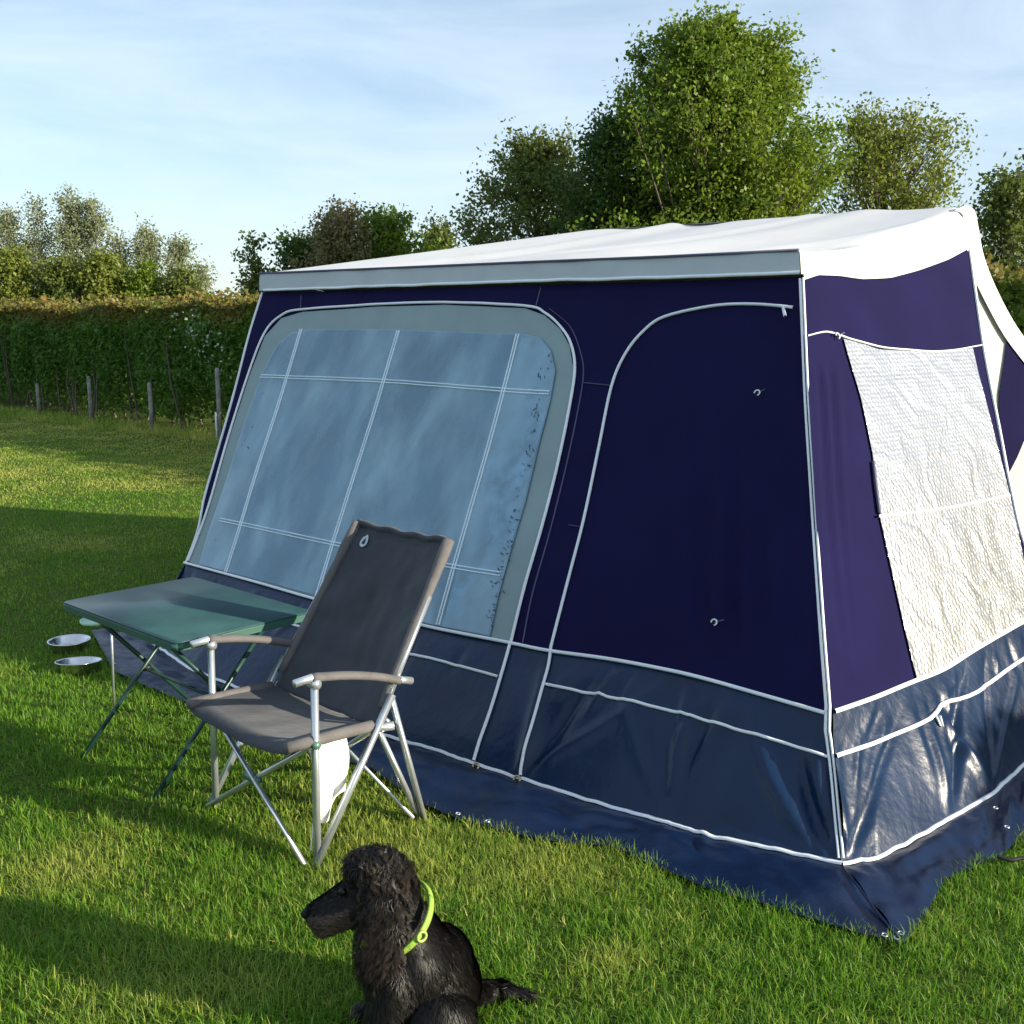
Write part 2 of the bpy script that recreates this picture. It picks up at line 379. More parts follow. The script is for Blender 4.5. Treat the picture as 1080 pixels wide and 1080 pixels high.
# apron on the ground
AF = [(96, 664), (120, 708), (167, 729), (250, 762), (330, 790), (395, 812), (440, 845), (484, 864), (571, 886), (645, 893), (747, 937), (953, 997)]
AS = [(953, 997), (980, 958), (997, 928), (1030, 912), (1057, 904), (1080, 878), (1130, 846), (1180, 815)]
L3s = [(888, 912), (925, 906), (965, 885), (1005, 862), (1047, 838), (1080, 807), (1120, 786), (1165, 762)]
def adisp(x, v): return v * (1 - v) * .13 * abs(noise.noise(Vector((x * 4, v * 2, 2)))) + v * .007 * max(0, noise.noise(Vector((x * 6.5, v * 3, 7)))) + .006 * noise.noise(Vector((x * 17, v * 5, 4)))
class Apron(Loft):
    def normal(s, q): return Vector((0, 0, 1))
KF = Apron(BF, [atz(x, y, .018) for x, y in AF], adisp)
loftmesh('apron', KF, M['apron'], tent, 240, 16)
KS = Apron([atz(x, y, .03) for x, y in L3s], [atz(x, y, .018) for x, y in AS], adisp)
loftmesh('apron', KS, M['apron'], tent, 130, 16)
# side wall
edgeS = [(1022, 262), (1030, 320), (1037, 370), (1046, 420), (1056, 470), (1065, 515), (1080, 575), (1112, 640)]
L1s = [(877, 751), (920, 736), (962, 719), (994, 706), (1031, 683), (1055, 669), (1080, 655), (1112, 640)]
roofcurve = [(847, 296), (862, 291), (885, 292), (910, 295), (940, 293), (970, 285), (1000, 274), (1022, 262)]
panel('side_wall', SP, roofcurve + edgeS[1:] + L1s[::-1][1:] + corner[::-1][1:-1], 0, M['navy'], tent, .02)
LS = Loft([SP.at(SP.px(*p)) for p in L1s[:1] + L1s[1:]], [atz(x, y, .03) for x, y in L3s])
crS = mk_creases(LS.len, [(.03, 10), (LS.px(1005, 862)[0], 7), (LS.px(1047, 838)[0], 5)])
def ldispS(x, v):
    e = min(1, v * 6) * min(1, (1 - v) * 5 + .15)
    return e * (.016 * noise.noise(Vector((x * 2.6, v * 2, 15))) + 1.1 * sum(crease(x, v, *c) for c in crS))
LS.disp = ldispS
loftmesh('mud_wall', LS, M['vinyl'], tent, 160, 40)

# front window
win = panel('window', FP, [(200, 593), (207, 575), (222, 532), (245, 455), (263, 398), (280, 355), (297, 336), (320, 329), (400, 324), (470, 322), (555, 326), (575, 333), (592, 348), (602, 366), (606, 392), (600, 430), (585, 500), (570, 560), (553, 622), (541, 677), (460, 662), (400, 647), (340, 633), (270, 613)], .004, M['framegrey'], tent, .05)
pane_poly = [(212, 596), (222, 560), (240, 508), (262, 440), (278, 395), (293, 366), (308, 352), (330, 348), (420, 349), (500, 352), (556, 354), (572, 358), (583, 371), (588, 392), (582, 425), (570, 470), (556, 530), (540, 585), (528, 630), (519, 672), (460, 660), (400, 645), (340, 630), (270, 611)]
panel('curtain', FP, pane_poly, .008, M['curtain'], win, .05)
M['reflection_strip'] = mat('painted window reflection', (.20, .36, .50), .7, var=.45, vscale=14, bump=.8, bscale=14, bmap=(4, 4, .7))
panel('reflection_strip', FP, [(551, 357), (572, 360), (582, 372), (586, 392), (580, 425), (568, 470), (554, 530), (538, 585), (526, 630), (517, 670), (468, 661), (484, 600), (519, 475)], .0105, M['reflection_strip'], win, .03)  # bright reflection on the window's right part, painted as a paler crinkled strip
panel('pane', FP, pane_poly, .013, M['pane'], win, .05)
for nm, l in [('v', [(319, 348), (292, 440), (257, 553), (240, 604)]), ('v', [(422, 350), (390, 455), (353, 573), (336, 630)]), ('v', [(548, 354), (518, 470), (481, 598), (464, 660)]),
              ('h', [(277, 398), (407, 403), (534, 413), (582, 416)]), ('h', [(234, 549), (353, 574), (471, 597), (531, 607)])]:
    for s_ in (-1, 1): tape('glazing_line', [(FP, l)], .0052, .015, M['barline'], win, .05, shift=s_ * .0075)
mv = []; mf = []; rm = random.Random(8)
for k_ in range(95):
    t_ = rm.random(); ex = 586 - 62 * t_ ** 1.1 + rm.gauss(0, 3) - 6; ey = 372 + 290 * t_
    if k_ > 88: t_ = rm.random(); ex = 296 - 70 * t_ + rm.gauss(0, 3); ey = 372 + 200 * t_
    q_ = FP.px(ex, ey); L__ = rm.uniform(.004, .016); an_ = rm.gauss(1.2, .5) if ey < 480 else rm.gauss(.3, .4); w_ = rm.uniform(.0010, .0030); b0_ = len(mv)
    for du, dv in ((-1, 0), (-.3, 1), (.5, .7), (1, 0), (.2, -1)):
        uu = du * L__; ww = dv * w_; mv.append(FP.at((q_[0] + uu * math.cos(an_) - ww * math.sin(an_), q_[1] + uu * math.sin(an_) + ww * math.cos(an_)), .0150))
    mf.append(tuple(range(b0_, b0_ + 5)))
M['mildew'] = mat('mildew specks', (.02, .05, .08), .8)
ml = link('mildew', meshd('mildew', mv, mf), M['mildew'], win, False); ml['kind'] = 'stuff'
# piping, front
P = 'piping'
tape(P, [(FP, ledge)], .012, .004, M['tape'], tent, shift=-.004)
tape(P, [(FP, [(200, 592), (207, 574), (222, 531), (245, 453), (263, 396), (280, 353), (297, 334), (320, 327), (400, 322), (470, 320), (555, 324), (576, 331), (593, 346), (604, 364), (608, 390), (602, 430), (587, 500), (572, 560), (555, 620), (541, 677)]), (LF, [(540, 681), (530, 712), (516, 762), (502, 805)])], .011, .012, M['tape'], tent)
tape(P, [(FP, [(838, 326), (795, 322), (749, 324), (702, 335), (680, 350), (661, 374), (646, 409), (632, 475), (617, 549), (600, 617), (583, 683)]), (LF, [(580, 690), (574, 724), (556, 800), (550, 819)])], .010, .012, M['tape'], tent)
tape(P, [(FP, L1[:])], .013, .013, M['tape'], tent)
tape(P, [(LF, [(190, 618), (255, 640), (323, 663), (438, 692), (460, 698), (525, 713)])], .010, .006, M['tape'], tent)
tape(P, [(LF, [(576, 723), (640, 735), (700, 748), (756, 763), (820, 782), (872, 799)])], .010, .006, M['tape'], tent)
tape(P, [(KF, [p for p in L3])], .014, .006, M['tape'], tent)
for k in range(2):
    tape('corner_seam', [(FP, [(847, 296)] + corner[1:]), (LF, [(877, 770), (881, 815), (887, 905)])], .0075, .012, M['tape'], tent, shift=(-.0065, .0065)[k])
tape('hanging_strap', [(FP, [(828, 326), (829, 332), (830, 336)])], .011, .018, M['tape'], tent, step=.005)
# faint stitched seams
M['stitch'] = mat('stitch line', (.10, .10, .17), .8)
for l in ([(615, 404), (646, 407)], [(318, 312), (317, 327)], [(571, 304), (566, 323)], [(600, 554), (614, 556)]):
    tape('stitch_seam', [(FP, l)], .003, .003, M['stitch'], tent, smooth=False)
tape('stitch_seam', [(FP, [(580, 326), (602, 345), (613, 372), (616, 395), (610, 432), (594, 505), (578, 570), (562, 628), (552, 678)])], .003, .003, M['stitch'], tent)
# side window with silver blanket
foil = panel('side_window', SP, [(888, 358), (925, 369), (975, 372), (1000, 371), (1024, 368), (1030, 395), (1042, 440), (1058, 500), (1072, 560), (1080, 600), (1092, 648), (1080, 655), (1055, 669), (1031, 683), (994, 706), (966, 718), (952, 660), (938, 600), (925, 546), (917, 480), (905, 420)], .008, M['foil'], tent, .03)
tape('blanket_seam', [(SP, [(922, 546), (965, 541), (1010, 534), (1058, 524)])], .008, .014, M['tape'], foil)
tape('zip', [(SP, [(917, 488), (920, 515), (924, 543)])], .012, .012, M['stitch'], tent)
tape(P, [(SP, [(850, 355), (868, 351), (882, 354), (900, 360), (930, 367), (975, 371), (1003, 370), (1033, 365)])], .005, .010, M['tape'], tent)
tape(P, [(SP, L1s)], .015, .009, M['tape'], tent)
tape(P, [(SP, edgeS)], .014, .006, M['tape'], tent)
tape(P, [(LS, [(880, 796), (930, 780), (978, 759), (994, 743), (1031, 730), (1080, 693), (1115, 678)])], .014, .006, M['tape'], tent)
tape(P, [(KS, L3s)], .015, .006, M['tape'], tent)
# small rings, toggles and loops
def ring(name, c, r, th, nrm, mt, parent, arc=2 * math.pi, rot=0):
    nrm = nrm.normalized(); a = nrm.orthogonal().normalized(); b = nrm.cross(a)
    n_ = 18; pts = [c + (a * math.cos(rot + arc * k / n_) + b * math.sin(rot + arc * k / n_)) * r for k in range(n_ + 1)]
    return tube(name, pts, th, mt, parent, 6)
for S, x, y in ((FP, 800, 416), (FP, 757, 659), (SP, 880, 356)):
    q = S.px(x, y); ring('toggle', S.at(q, .016), .011, .0028, S.n, M['white'], tent, arc=4.6, rot=1)
    q2 = S.px(x + 8, y - 4); tube('toggle_cord', [S.at(q, .014), S.at(q2, .012)], .002, M['stitch'], tent, 6)
ring('peg_ring', LF.at(LF.px(546, 822)) + Vector((0, -.015, 0)), .014, .004, FP.n, M['brass'], tent)
ring('peg_ring', LF.at(LF.px(501, 812)) + Vector((0, -.015, 0)), .013, .004, FP.n, M['brass'], tent)
q = LS.px(984, 756); c = LS.at(q, .01); tube('tape_loop', [c, c + Vector((.012, -.01, -.03)), c + Vector((.022, -.01, -.035)), c + Vector((.014, 0, 0))], .0035, M['tape'], tent, 6)
for x, y in ((120, 700), (483, 858), (514, 866), (933, 986), (946, 989), (950, 984)):
    p = atz(x, y, .024); ring('eyelet', p, .0075, .002, Vector((0, 0, 1)), M['alu'], tent)
for x, y in ((1050, 852), (1062, 872)):
    p = atz(x, y, .05); ring('eyelet', p, .007, .002, Vector((0, 0, 1)), M['alu'], tent)
tube('apron_seam', [atz(889, 915, .04), atz(905, 935, .045), atz(925, 962, .035), atz(948, 990, .024)], .004, M['apron'], tent, 6)

# fascia under the roof edge
FT = [(277, 291), (420, 285), (560, 280), (700, 274), (845, 268)]; FB = [(277, 309), (420, 304), (560, 300), (700, 296), (847, 292)]
class FPoff: pass
FA = Loft([FP.at(FP.px(*p), .018) for p in FT], [FP.at(FP.px(*p), .022) for p in FB], lambda x, v: .006 * noise.noise(Vector((x * 5, v, 3))))
loftmesh('fascia', FA, M['fascia'], tent, 80, 6)
tape(P, [(FA, [(278, 307), (420, 302.5), (560, 299), (700, 295), (846, 290)])], .013, .006, M['tape'], tent)
FE = Loft([FP.at(FP.px(845, 268), .018), SP.at(SP.px(852, 270), .012)], [FP.at(FP.px(847, 292), .022), SP.at(SP.px(856, 292), .014)])
loftmesh('fascia_end', Loft([FP.at(FP.px(846, 268), .018), SP.at(SP.px(865, 272), .02)], [FP.at(FP.px(848, 293), .022), SP.at(SP.px(866, 290), .02)]), M['cream'], tent, 6, 6)
# roof
FL_ = FP.at(FP.px(277, 291), .02); FR_ = FP.at(FP.px(845, 268), .02)
RR = Vector(atz(1014, 216, 2.2)); RL = Vector(atz(620, 243, 2.2))
def roofpt(s, t):
    """s 0..1 left to right, 1..2 down the side; t 0 eave .. 1 ridge"""
    Lp = FL_.lerp(RL, t); Rp = FR_.lerp(RR, t)
    cv = SP.at(SP.px(*sample_poly(roofcurve, t)), .006)
    if s <= 1: p = Lp.lerp(Rp, s)
    else:
        k = s - 1; p = Rp.lerp(cv, k); p = p + (U * -1) * (.025 * math.sin(math.pi * k) * min(1, t * 4)) + Vector((0, 0, .005 * math.sin(math.pi * k) * t))
    up = Vector((0, 0, 1))
    ss = s * 3.4
    sag = -.035 * math.sin(math.pi * t) * (min(1, s * 4) if s < 1 else 2 - s)
    wr = .012 * noise.noise(Vector((ss * 2.2 - t * 1.4, t * 1.2, 4))) * 1.6 + .03 * noise.noise(Vector((s * 2.6, t * 1.5, 9)))
    wr += .012 * max(0, math.sin((ss * 1.5 - t * .9) * 3.2)) ** 6
    return p + up * (sag + wr * min(1, t * 5) * min(1, s * 5 + .1) * (1 if s < 1 else max(0, 2 - s)))
def sample_poly(pl, t):
    x = t * (len(pl) - 1); i = min(int(x), len(pl) - 2); f = x - i
    return (pl[i][0] * (1 - f) + pl[i + 1][0] * f, pl[i][1] * (1 - f) + pl[i + 1][1] * f)
ss_ = list(np.linspace(0, .97, 76)) + list(np.linspace(.985, 2, 16)); tt_ = np.linspace(0, 1, 41)
vs = [roofpt(s_, t_) for t_ in tt_ for s_ in ss_]; n_ = len(ss_)
fs = [(j * n_ + i, j * n_ + i + 1, (j + 1) * n_ + i + 1, (j + 1) * n_ + i) for j in range(len(tt_) - 1) for i in range(n_ - 1)]
link('roof', meshd('roof', vs, fs), M['roof'], tent)
tube('roof_edge', [FP.at(FP.px(*p), .022) + Vector((0, 0, .002)) for p in FT], .006, M['stitch'], tent, 6)
# rear half of the tent (trailer part), seen only from other sides
BKl = FL_ + NB * 1.9; BKl.z = 1.75; BKr = RR + Vector((.22, .96, 0)) * 1.8; BKr.z = 1.75
RLr, RRr = roofpt(0, 1), roofpt(1, 1)
vs = [RLr, RRr, BKr, BKl, FL_, SP.at(SP.px(1022, 262))]
link('rear_roof', meshd('rear_roof', vs, [(0, 1, 2, 3), (4, 0, 3)]), M['roof'], tent, False)
lf = [FP.at(FP.px(*p)) for p in ledge] + [atz(170, 640, .2), BF[0]]
lb = [BKl.lerp(Vector((BKl.x, BKl.y, 0)) + U * .25, k / (len(lf) - 1)) for k in range(len(lf))]
vs = lf + lb; k = len(lf); link('side_wall', meshd('left', vs, [(i, i + 1, k + i + 1, k + i) for i in range(k - 1)] + [tuple([k, 0]) + (len(vs) - 0,)][:0]), M['navy'], tent)
vs = [FL_, BKl, lf[0]]; link('fascia', meshd('leftf', vs, [(0, 1, 2)]), M['fascia'], tent)
vs = [BKl, BKr, Vector((BKr.x, BKr.y, 0)), Vector((lb[-1].x, lb[-1].y, 0))]
link('rear_wall', meshd('rear', vs, [(0, 1, 2, 3)]), M['cream'], tent, False)
# bed wing on the right
WP = Plane(Vector(SP.at(SP.px(1022, 262))), Vector((.92, .38, 0)), Vector((0, 0, 1)), lambda x, y: .012 * noise.noise(Vector((x * 3, y * 2, 30))))
outl = [(1014, 217), (1024, 222), (1028, 240), (1033, 268), (1043, 296), (1060, 328), (1080, 360), (1112, 402), (1150, 450), (1190, 505)]
inner = [(1022, 262), (1030, 320), (1037, 370), (1046, 420), (1056, 470), (1065, 515), (1080, 575), (1112, 640)]
panel('wing_wall', WP, [(1020, 224), (1026, 240), (1031, 268), (1041, 296), (1058, 328), (1078, 360), (1110, 402), (1150, 452), (1190, 508), (1200, 640), (1160, 690)] + inner[::-1], -.004, M['cream'], tent, .06)
panel('wing_panel', WP, [(1062, 358), (1080, 383), (1112, 425), (1150, 470), (1130, 480), (1080, 462), (1072, 482), (1062, 502), (1057, 478), (1052, 450), (1053, 415), (1059, 380)], .006, M['navy'], tent, .06)
wo = [WP.at(WP.px(*p), .02) for p in catmull(outl, .34)]; EX = Vector((.22, .96, -.06)) * 1.8; wb = [p + EX for p in wo]; wi = []
for i, p in enumerate(catmull(outl, .34)):
    wi.append(WP.at(WP.px(p[0] - 9 - min(6, i * .5), p[1] + 5), .012))
k = len(wo); vs = wb + wo + wi
link('wing_roof', meshd('wing', vs, [(j * k + i, j * k + i + 1, (j + 1) * k + i + 1, (j + 1) * k + i) for j in range(2) for i in range(k - 1)]), M['roof'], tent)
e0 = wo[-1]; vs = [e0, e0 + EX, e0 + EX + Vector((0, 0, -1.1)), e0 + Vector((0, 0, -1.2))]
link('wing_end', meshd('wing_end', vs, [(0, 1, 2, 3)]), M['cream'], tent, False)

# ------------------------------------------------------------ table
def place(rootloc, ax, ay):
    def f(x, y, z): return Vector((rootloc[0] + ax[0] * x + ay[0] * y, rootloc[1] + ax[1] * x + ay[1] * y, z))
    return f
def bevel_box(name, corners, z0, z1, mt, parent, bev=.012, segs=3):
    bm = bmesh.new(); b_ = [bm.verts.new((p[0], p[1], z0)) for p in corners]; t_ = [bm.verts.new((p[0], p[1], z1)) for p in corners]; n = len(corners)
    bm.faces.new(b_[::-1]); bm.faces.new(t_)
    for i in range(n): bm.faces.new((b_[i], b_[(i + 1) % n], t_[(i + 1) % n], t_[i]))
    bmesh.ops.bevel(bm, geom=bm.edges[:], offset=bev, segments=segs, affect='EDGES'); bmesh.ops.recalc_face_normals(bm, faces=bm.faces[:])
    me = bpy.data.meshes.new(name); bm.to_mesh(me); bm.free(); return link(name, me, mt, parent)
TZ = .60; tc_ = Vector((-1.235, 4.0, 0)); tx = Vector((.735, -.678, 0)).normalized(); ty = Vector((.678, .735, 0)).normalized()
T = place(tc_, tx, ty)
table = empty('folding_table', tc_, label='green folding camping table with crossed legs beside the chair', cat='table')
def rrect(f, hx, hy, r, n=5):
    o = []
    for cx, cy, a0 in ((hx - r, hy - r, 0), (-hx + r, hy - r, 90), (-hx + r, -hy + r, 180), (hx - r, -hy + r, 270)):
        for k in range(n + 1): a = R(a0 + 90 * k / n); o.append(f(cx + r * math.cos(a), cy + r * math.sin(a), 0))
    return o
bevel_box('tabletop', rrect(T, .415, .285, .03), TZ - .006, TZ, M['green_top'], table, .002, 2)
bevel_box('edge_rim', rrect(T, .417, .287, .032), TZ - .030, TZ - .0065, M['green_edge'], table, .004, 2)
def leg(a, b, r=.0092, mt='green_leg', name='leg', parent=None, **k): return tube(name, [a, b], r, M[mt], parent or table, 10, **k)
for x0, s_ in ((-.30, 1), (.24, 1)):
    leg(T(x0 - .03, -.22, TZ - .035), T(x0 - .03, .28, .0)); leg(T(x0, .22, TZ - .035), T(x0, -.30, .0))
leg(T(-.33, -.22, TZ - .036), T(.27, -.22, TZ - .036), .008, name='rail'); leg(T(-.33, .22, TZ - .036), T(.27, .22, TZ - .036), .008, name='rail')
leg(T(-.30, -.02, .295), T(.24, -.02, .295), .007, name='rail')
for x0 in (-.315, .225): leg(T(x0, -.013, .29), T(x0 + .0, .012, .29), .014, name='hinge', mt='black')
# spike tray under the table
sp = atz(120, 745)
spike = empty('spike_tray', sp, label='small pale green round tray on a thin ground spike beside the green table', cat='side table')
c0 = atz(104, 655, .43)
vs = []; fs = []; n = 32
for r_, z in ((.0, .0), (.062, .0), (.066, .002), (.070, .008), (.074, .008), (.073, -.002), (.06, -.005), (.0, -.005)):
    for k in range(n): vs.append(c0 + Vector((r_ * math.cos(2 * math.pi * k / n), r_ * math.sin(2 * math.pi * k / n), z)))
for j in range(7):
    for k in range(n): fs.append((j * n + k, j * n + (k + 1) % n, (j + 1) * n + (k + 1) % n, (j + 1) * n + k))
link('tray', meshd('tray', vs, fs), M['palegreen'], spike)
tube('spike', [sp + Vector((0, 0, -.05)), Vector((c0.x + .045, c0.y + .02, .428))], .005, M['alu'], spike, 8)

# ------------------------------------------------------------ chair
cx_ = Vector((.7234, -.6905, 0)); cy_ = Vector((.6905, .7234, 0)); co_ = Vector((-.8144, 3.3489, 0))
K = place(co_, cx_, cy_)
chair = empty('folding_chair', co_, label='grey high-back folding camping chair with aluminium frame and padded arms', cat='chair')
def bar(name, a, b, w_=.011, mt='alu', flat=.75, parent=None): return tube(name, [a, b], w_ * 1.3, M[mt], parent or chair, 4, flat=flat)
hw = .292
HG = (.25, .375)                                    # hinge: y, z
BA = (.245, .375); BTp = (.612, .930)               # back sling: bottom and top
for s_ in (-1, 1):
    x = s_ * hw
    bar('front_leg', K(x, 0, 0), K(x, .01, .580))
    bar('diagonal_leg', K(x + s_ * .016, -.02, 0.004), K(x + s_ * .010, .305, .475))
    bar('back_frame', K(x - s_ * .004, .285, .44), K(x * .91, .50, .758), .010)
    bar('rear_leg', K(x + s_ * .006, .305, .46), K(x + s_ * .006, .437, 0), .010)
    bar('rear_leg', K(x - s_ * .014, .262, .365), K(x - s_ * .014, .427, 0.01), .010)
    tube('seat_rail', [K(x - s_ * .014, -.01, .392), K(x - s_ * .014, .26, .376)], .009, M['alu'], chair)
    arm = [K(x, -.062, .598), K(x, .0, .602), K(x, .13, .578), K(x, .25, .545), K(x, .34, .512), K(x, .395, .497)]
    a_ = tube('armrest', [Vector(p) for p in catmull([tuple(q) for q in arm[1:5]], .2)], .0185, M['armfab'], chair, 12, flat=.75, up=(0, 0, 1))
    tube('arm_tip', [arm[0], arm[1], K(x, .03, .599)], .0125, M['alu'], a_, 10)
    tube('arm_tip', [K(x, .32, .520), arm[5]], .0125, M['alu'], a_, 10)
    tube('bracket', [K(x - .02, 0.008, .582), K(x + .02, 0.008, .582)], .015, M['alu'], chair, 8)
    tube('bracket', [K(x - s_ * .02, .24, .368), K(x + s_ * .022, .30, .375)], .014, M['alu'], chair, 8)
    tube('bracket', [K(x - s_ * .02, .003, .39), K(x + s_ * .018, .003, .39)], .013, M['bracket'], chair, 8)
for y0, yt, zt in ((-.022, .0, .385), (.42, .30, .385)):
    bar('cross_brace', K(-hw, y0 - .01, .015), K(hw - .01, yt, zt), .0095, flat=.6); bar('cross_brace', K(hw, y0 - .025, .015), K(-hw + .01, yt - .015, zt), .0095, flat=.6)
hubc = K(0, -.012, .198)
bevel_box('brace_hub', [K(-.062, -.034, 0), K(.018, -.034, 0), K(.018, -.008, 0), K(-.062, -.008, 0)], .186, .212, M['bracket'], chair, .004, 2)
# seat sling
def cloth_grid(name, f, nu, nv, mt, parent, th=.004):
    vs = [f(i / nu, j / nv) for j in range(nv + 1) for i in range(nu + 1)]
    fs = [(j * (nu + 1) + i, j * (nu + 1) + i + 1, (j + 1) * (nu + 1) + i + 1, (j + 1) * (nu + 1) + i) for j in range(nv) for i in range(nu)]
    o = link(name, meshd(name, vs, fs), mt, parent); so = o.modifiers.new('thick', 'SOLIDIFY'); so.thickness = th; return o
def seatf(u, v):
    x = -.285 + .57 * u; y = -.088 + .37 * v
    z = .414 - .030 * v - .030 * math.sin(math.pi * u) ** .8 + .006 * noise.noise(Vector((x * 9, y * 5, 1)))
    if v < .12: z -= (.12 - v) ** 2 * 2.2
    return K(x, y, z)
cloth_grid('seat', seatf, 40, 34, M['chairfab'], chair)
for s_ in (-1, 1):
    tube('seat_sleeve', [K(s_ * .280, -.09, .402), K(s_ * .280, .02, .396), K(s_ * .280, .13, .390), K(s_ * .280, .235, .382)], .0185, M['armfab'], chair, 12)
def backf(u, v):
    """v 0 bottom .. 1 top"""
    hh_ = .282 - .036 * v; x = hh_ * (2 * u - 1)
    y = BA[0] + (BTp[0] - BA[0]) * v; z = BA[1] + (BTp[1] - BA[1]) * v
    sag = .050 * math.sin(math.pi * u) * (1 - .55 * v) * min(1, .25 + v * 3)
    wr = .014 * noise.noise(Vector((x * 7 + v * 3, v * 5 - x * 4, 3))) + .005 * noise.noise(Vector((x * 20, v * 8, 5)))
    if v > .93: z += .007 * noise.noise(Vector((x * 22, 3, 1))) - .006
    return K(x, y + sag + wr, z - (sag * .3))
bk = cloth_grid('backrest', backf, 48, 60, M['chairfab'], chair)
for s_ in (-1, 1):
    pts = [K(s_ * (.282 - .036 * t_), BA[0] + (BTp[0] - BA[0]) * t_, BA[1] + (BTp[1] - BA[1]) * t_) for t_ in np.linspace(.10, 1, 12)]
    rr = [.015 + .003 * random.random() + (.004 if i > 8 else 0) for i in range(12)]
    tube('back_sleeve', pts, rr, M['armfab'], chair, 10)
tube('top_hem', [K(-.246 + .492 * t_, .612 + .02 * math.sin(math.pi * t_), .928 - .012 * math.sin(math.pi * t_) + .004 * math.sin(t_ * 23)) for t_ in np.linspace(0, 1, 30)], .012, M['chairfab'], chair, 10)
# small leaf-shaped emblem on the backrest
def emblem():
    vs = []; cu, cv = .165, .905
    for k in range(24):
        a = 2 * math.pi * k / 24; rx = .028 * math.cos(a) * (1 - .35 * math.sin(a)); rz = .040 * math.sin(a)
        p = backf(cu + rx, cv + rz * 1.0); vs.append(p - cy_ * .006 + Vector((0, 0, .004)))
    hl = [backf(cu + a_, cv + b_) - cy_ * .0066 + Vector((0, 0, .0045)) for a_, b_ in ((-.012, -.022), (.014, -.024), (.010, .004), (.002, .018), (-.003, -.004), (-.009, .006))]
    o = link('emblem', meshd('emblem', vs, [tuple(range(24))]), M['logo'], bk, False)
    link('emblem_mark', meshd('em2', hl, [tuple(range(6))]), M['chairfab'], bk, False)
emblem()
# white cloth hanging from the right seat rail
def clf(u, v):
    y = .004 + .135 * u + .008 * math.sin(v * 5 + u) * v; zb = .03 + .15 * u ** .6 + .018 * math.sin(u * 9)
    z = .385 + (zb - .385) * v
    return K(.262 + .009 * math.sin(u * 13 + v * 2) + .012 * math.sin(v * 4), y, z)
cl = cloth_grid('hanging_cloth', clf, 24, 30, M['cloth'], None, .004)
setp(cl, 'white cloth hanging from the side rail of the folding chair', 'cloth')

# ------------------------------------------------------------ bowls
def bowl(px_, r0, label, tilt=0):
    c = atz(*px_, .052); vs = []; fs = []; n = 48
    prof = [(.0, .008), (.60, .008), (.72, .012), (.80, .022), (.91, .046), (.94, .052), (1.0, .052), (1.0, .048), (.97, .046), (.90, .03), (.86, .004), (.84, .0), (.0, .004)]
    for r_, z in prof:
        for k in range(n): a = 2 * math.pi * k / n; vs.append(Vector((c.x + r0 * r_ * math.cos(a), c.y + r0 * r_ * math.sin(a), z + .002 + tilt * r_ * math.sin(a) * r0)))
    for j in range(len(prof) - 1):
        for k in range(n): fs.append((j * n + k, j * n + (k + 1) % n, (j + 1) * n + (k + 1) % n, (j + 1) * n + k))
    o = link('dog_bowl', meshd('dog_bowl', vs, fs), M['steel']); setp(o, label, 'bowl', 'steel dog bowls on the grass')
bowl((73, 675), .105, 'stainless steel dog bowl on the grass, the farther of the two from the chair', .0)
bowl((83, 697), .108, 'stainless steel dog bowl on the grass, the nearer of the two to the camera', -.12)

# ------------------------------------------------------------ cable on the grass
pts = [atz(1052, 903, .05), atz(1066, 907, .045), atz(1085, 905, .05), atz(1120, 915, .04), atz(1180, 905, .03), atz(1260, 930, .02)]
cb = tube('cable', [Vector(p) for p in catmull([tuple(p) for p in pts], .2)], .006, M['black']); setp(cb, 'black electric cable lying on the grass by the tent corner', 'cable')

# ------------------------------------------------------------ the dog
DY = 2.34
def ico(bm, c, r, rot=None):
    m_ = Matrix.Translation(c) @ (rot or Matrix()) @ Matrix.Diagonal((r[0], r[1], r[2], 1))
    bmesh.ops.create_icosphere(bm, subdivisions=3, radius=1, matrix=m_)
def cap_(bm, a, ra, b, rb, n=7):
    a = Vector(a); b = Vector(b)
    for k in range(n + 1):
        t = k / n; r_ = ra + (rb - ra) * t; ico(bm, a.lerp(b, t), (r_, r_, r_))
bm = bmesh.new()
D = lambda x, y, z: Vector((x, DY + y, z))
ico(bm, D(-.165, .03, .10), (.090, .105, .105)); ico(bm, D(-.175, .02, .155), (.085, .09, .10))
ico(bm, D(-.215, .0, .185), (.09, .088, .10)); ico(bm, D(-.262, -.01, .15), (.078, .085, .115))
cap_(bm, D(-.215, .0, .215), .074, D(-.280, .0, .33), .058)                       # neck
ico(bm, D(-.308, .0, .382), (.074, .066, .066)); ico(bm, D(-.262, .0, .350), (.050, .055, .055))                                   # skull
ico(bm, D(-.345, -.004, .352), (.060, .056, .054))
cap_(bm, D(-.36, -.006, .345), .049, D(-.440, -.016, .306), .037)                # muzzle
cap_(bm, D(-.37, -.006, .312), .036, D(-.436, -.016, .280), .028)                 # lower jaw
ico(bm, D(-.318, .0, .424), (.058, .052, .028))                                   # topknot
for sy in (-1, 1):
    cap_(bm, D(-.268, sy * .055, .17), .048, D(-.320, sy * .058 - .01, .03), .030); ico(bm, D(-.345, sy * .058 - .012, .018), (.042, .029, .02))
    ico(bm, D(-.155, sy * .070, .072), (.078, .046, .066), Matrix.Rotation(R(-25), 4, 'Y'))
    cap_(bm, D(-.09, sy * .10, .032), .028, D(-.20, sy * .105 - .01, .022), .022); ico(bm, D(-.225, sy * .105 - .012, .018), (.038, .028, .019))
    # hanging ears, flat
    for t_ in np.linspace(0, 1, 8):
        ico(bm, D(-.288 - .020 * t_ + (.010 if sy > 0 else 0), sy * (.074 + .022 * math.sin(t_ * 2.4)), .365 - .150 * t_), (.026 + .024 * math.sin(math.pi * (.25 + .65 * t_)), .014, .028))
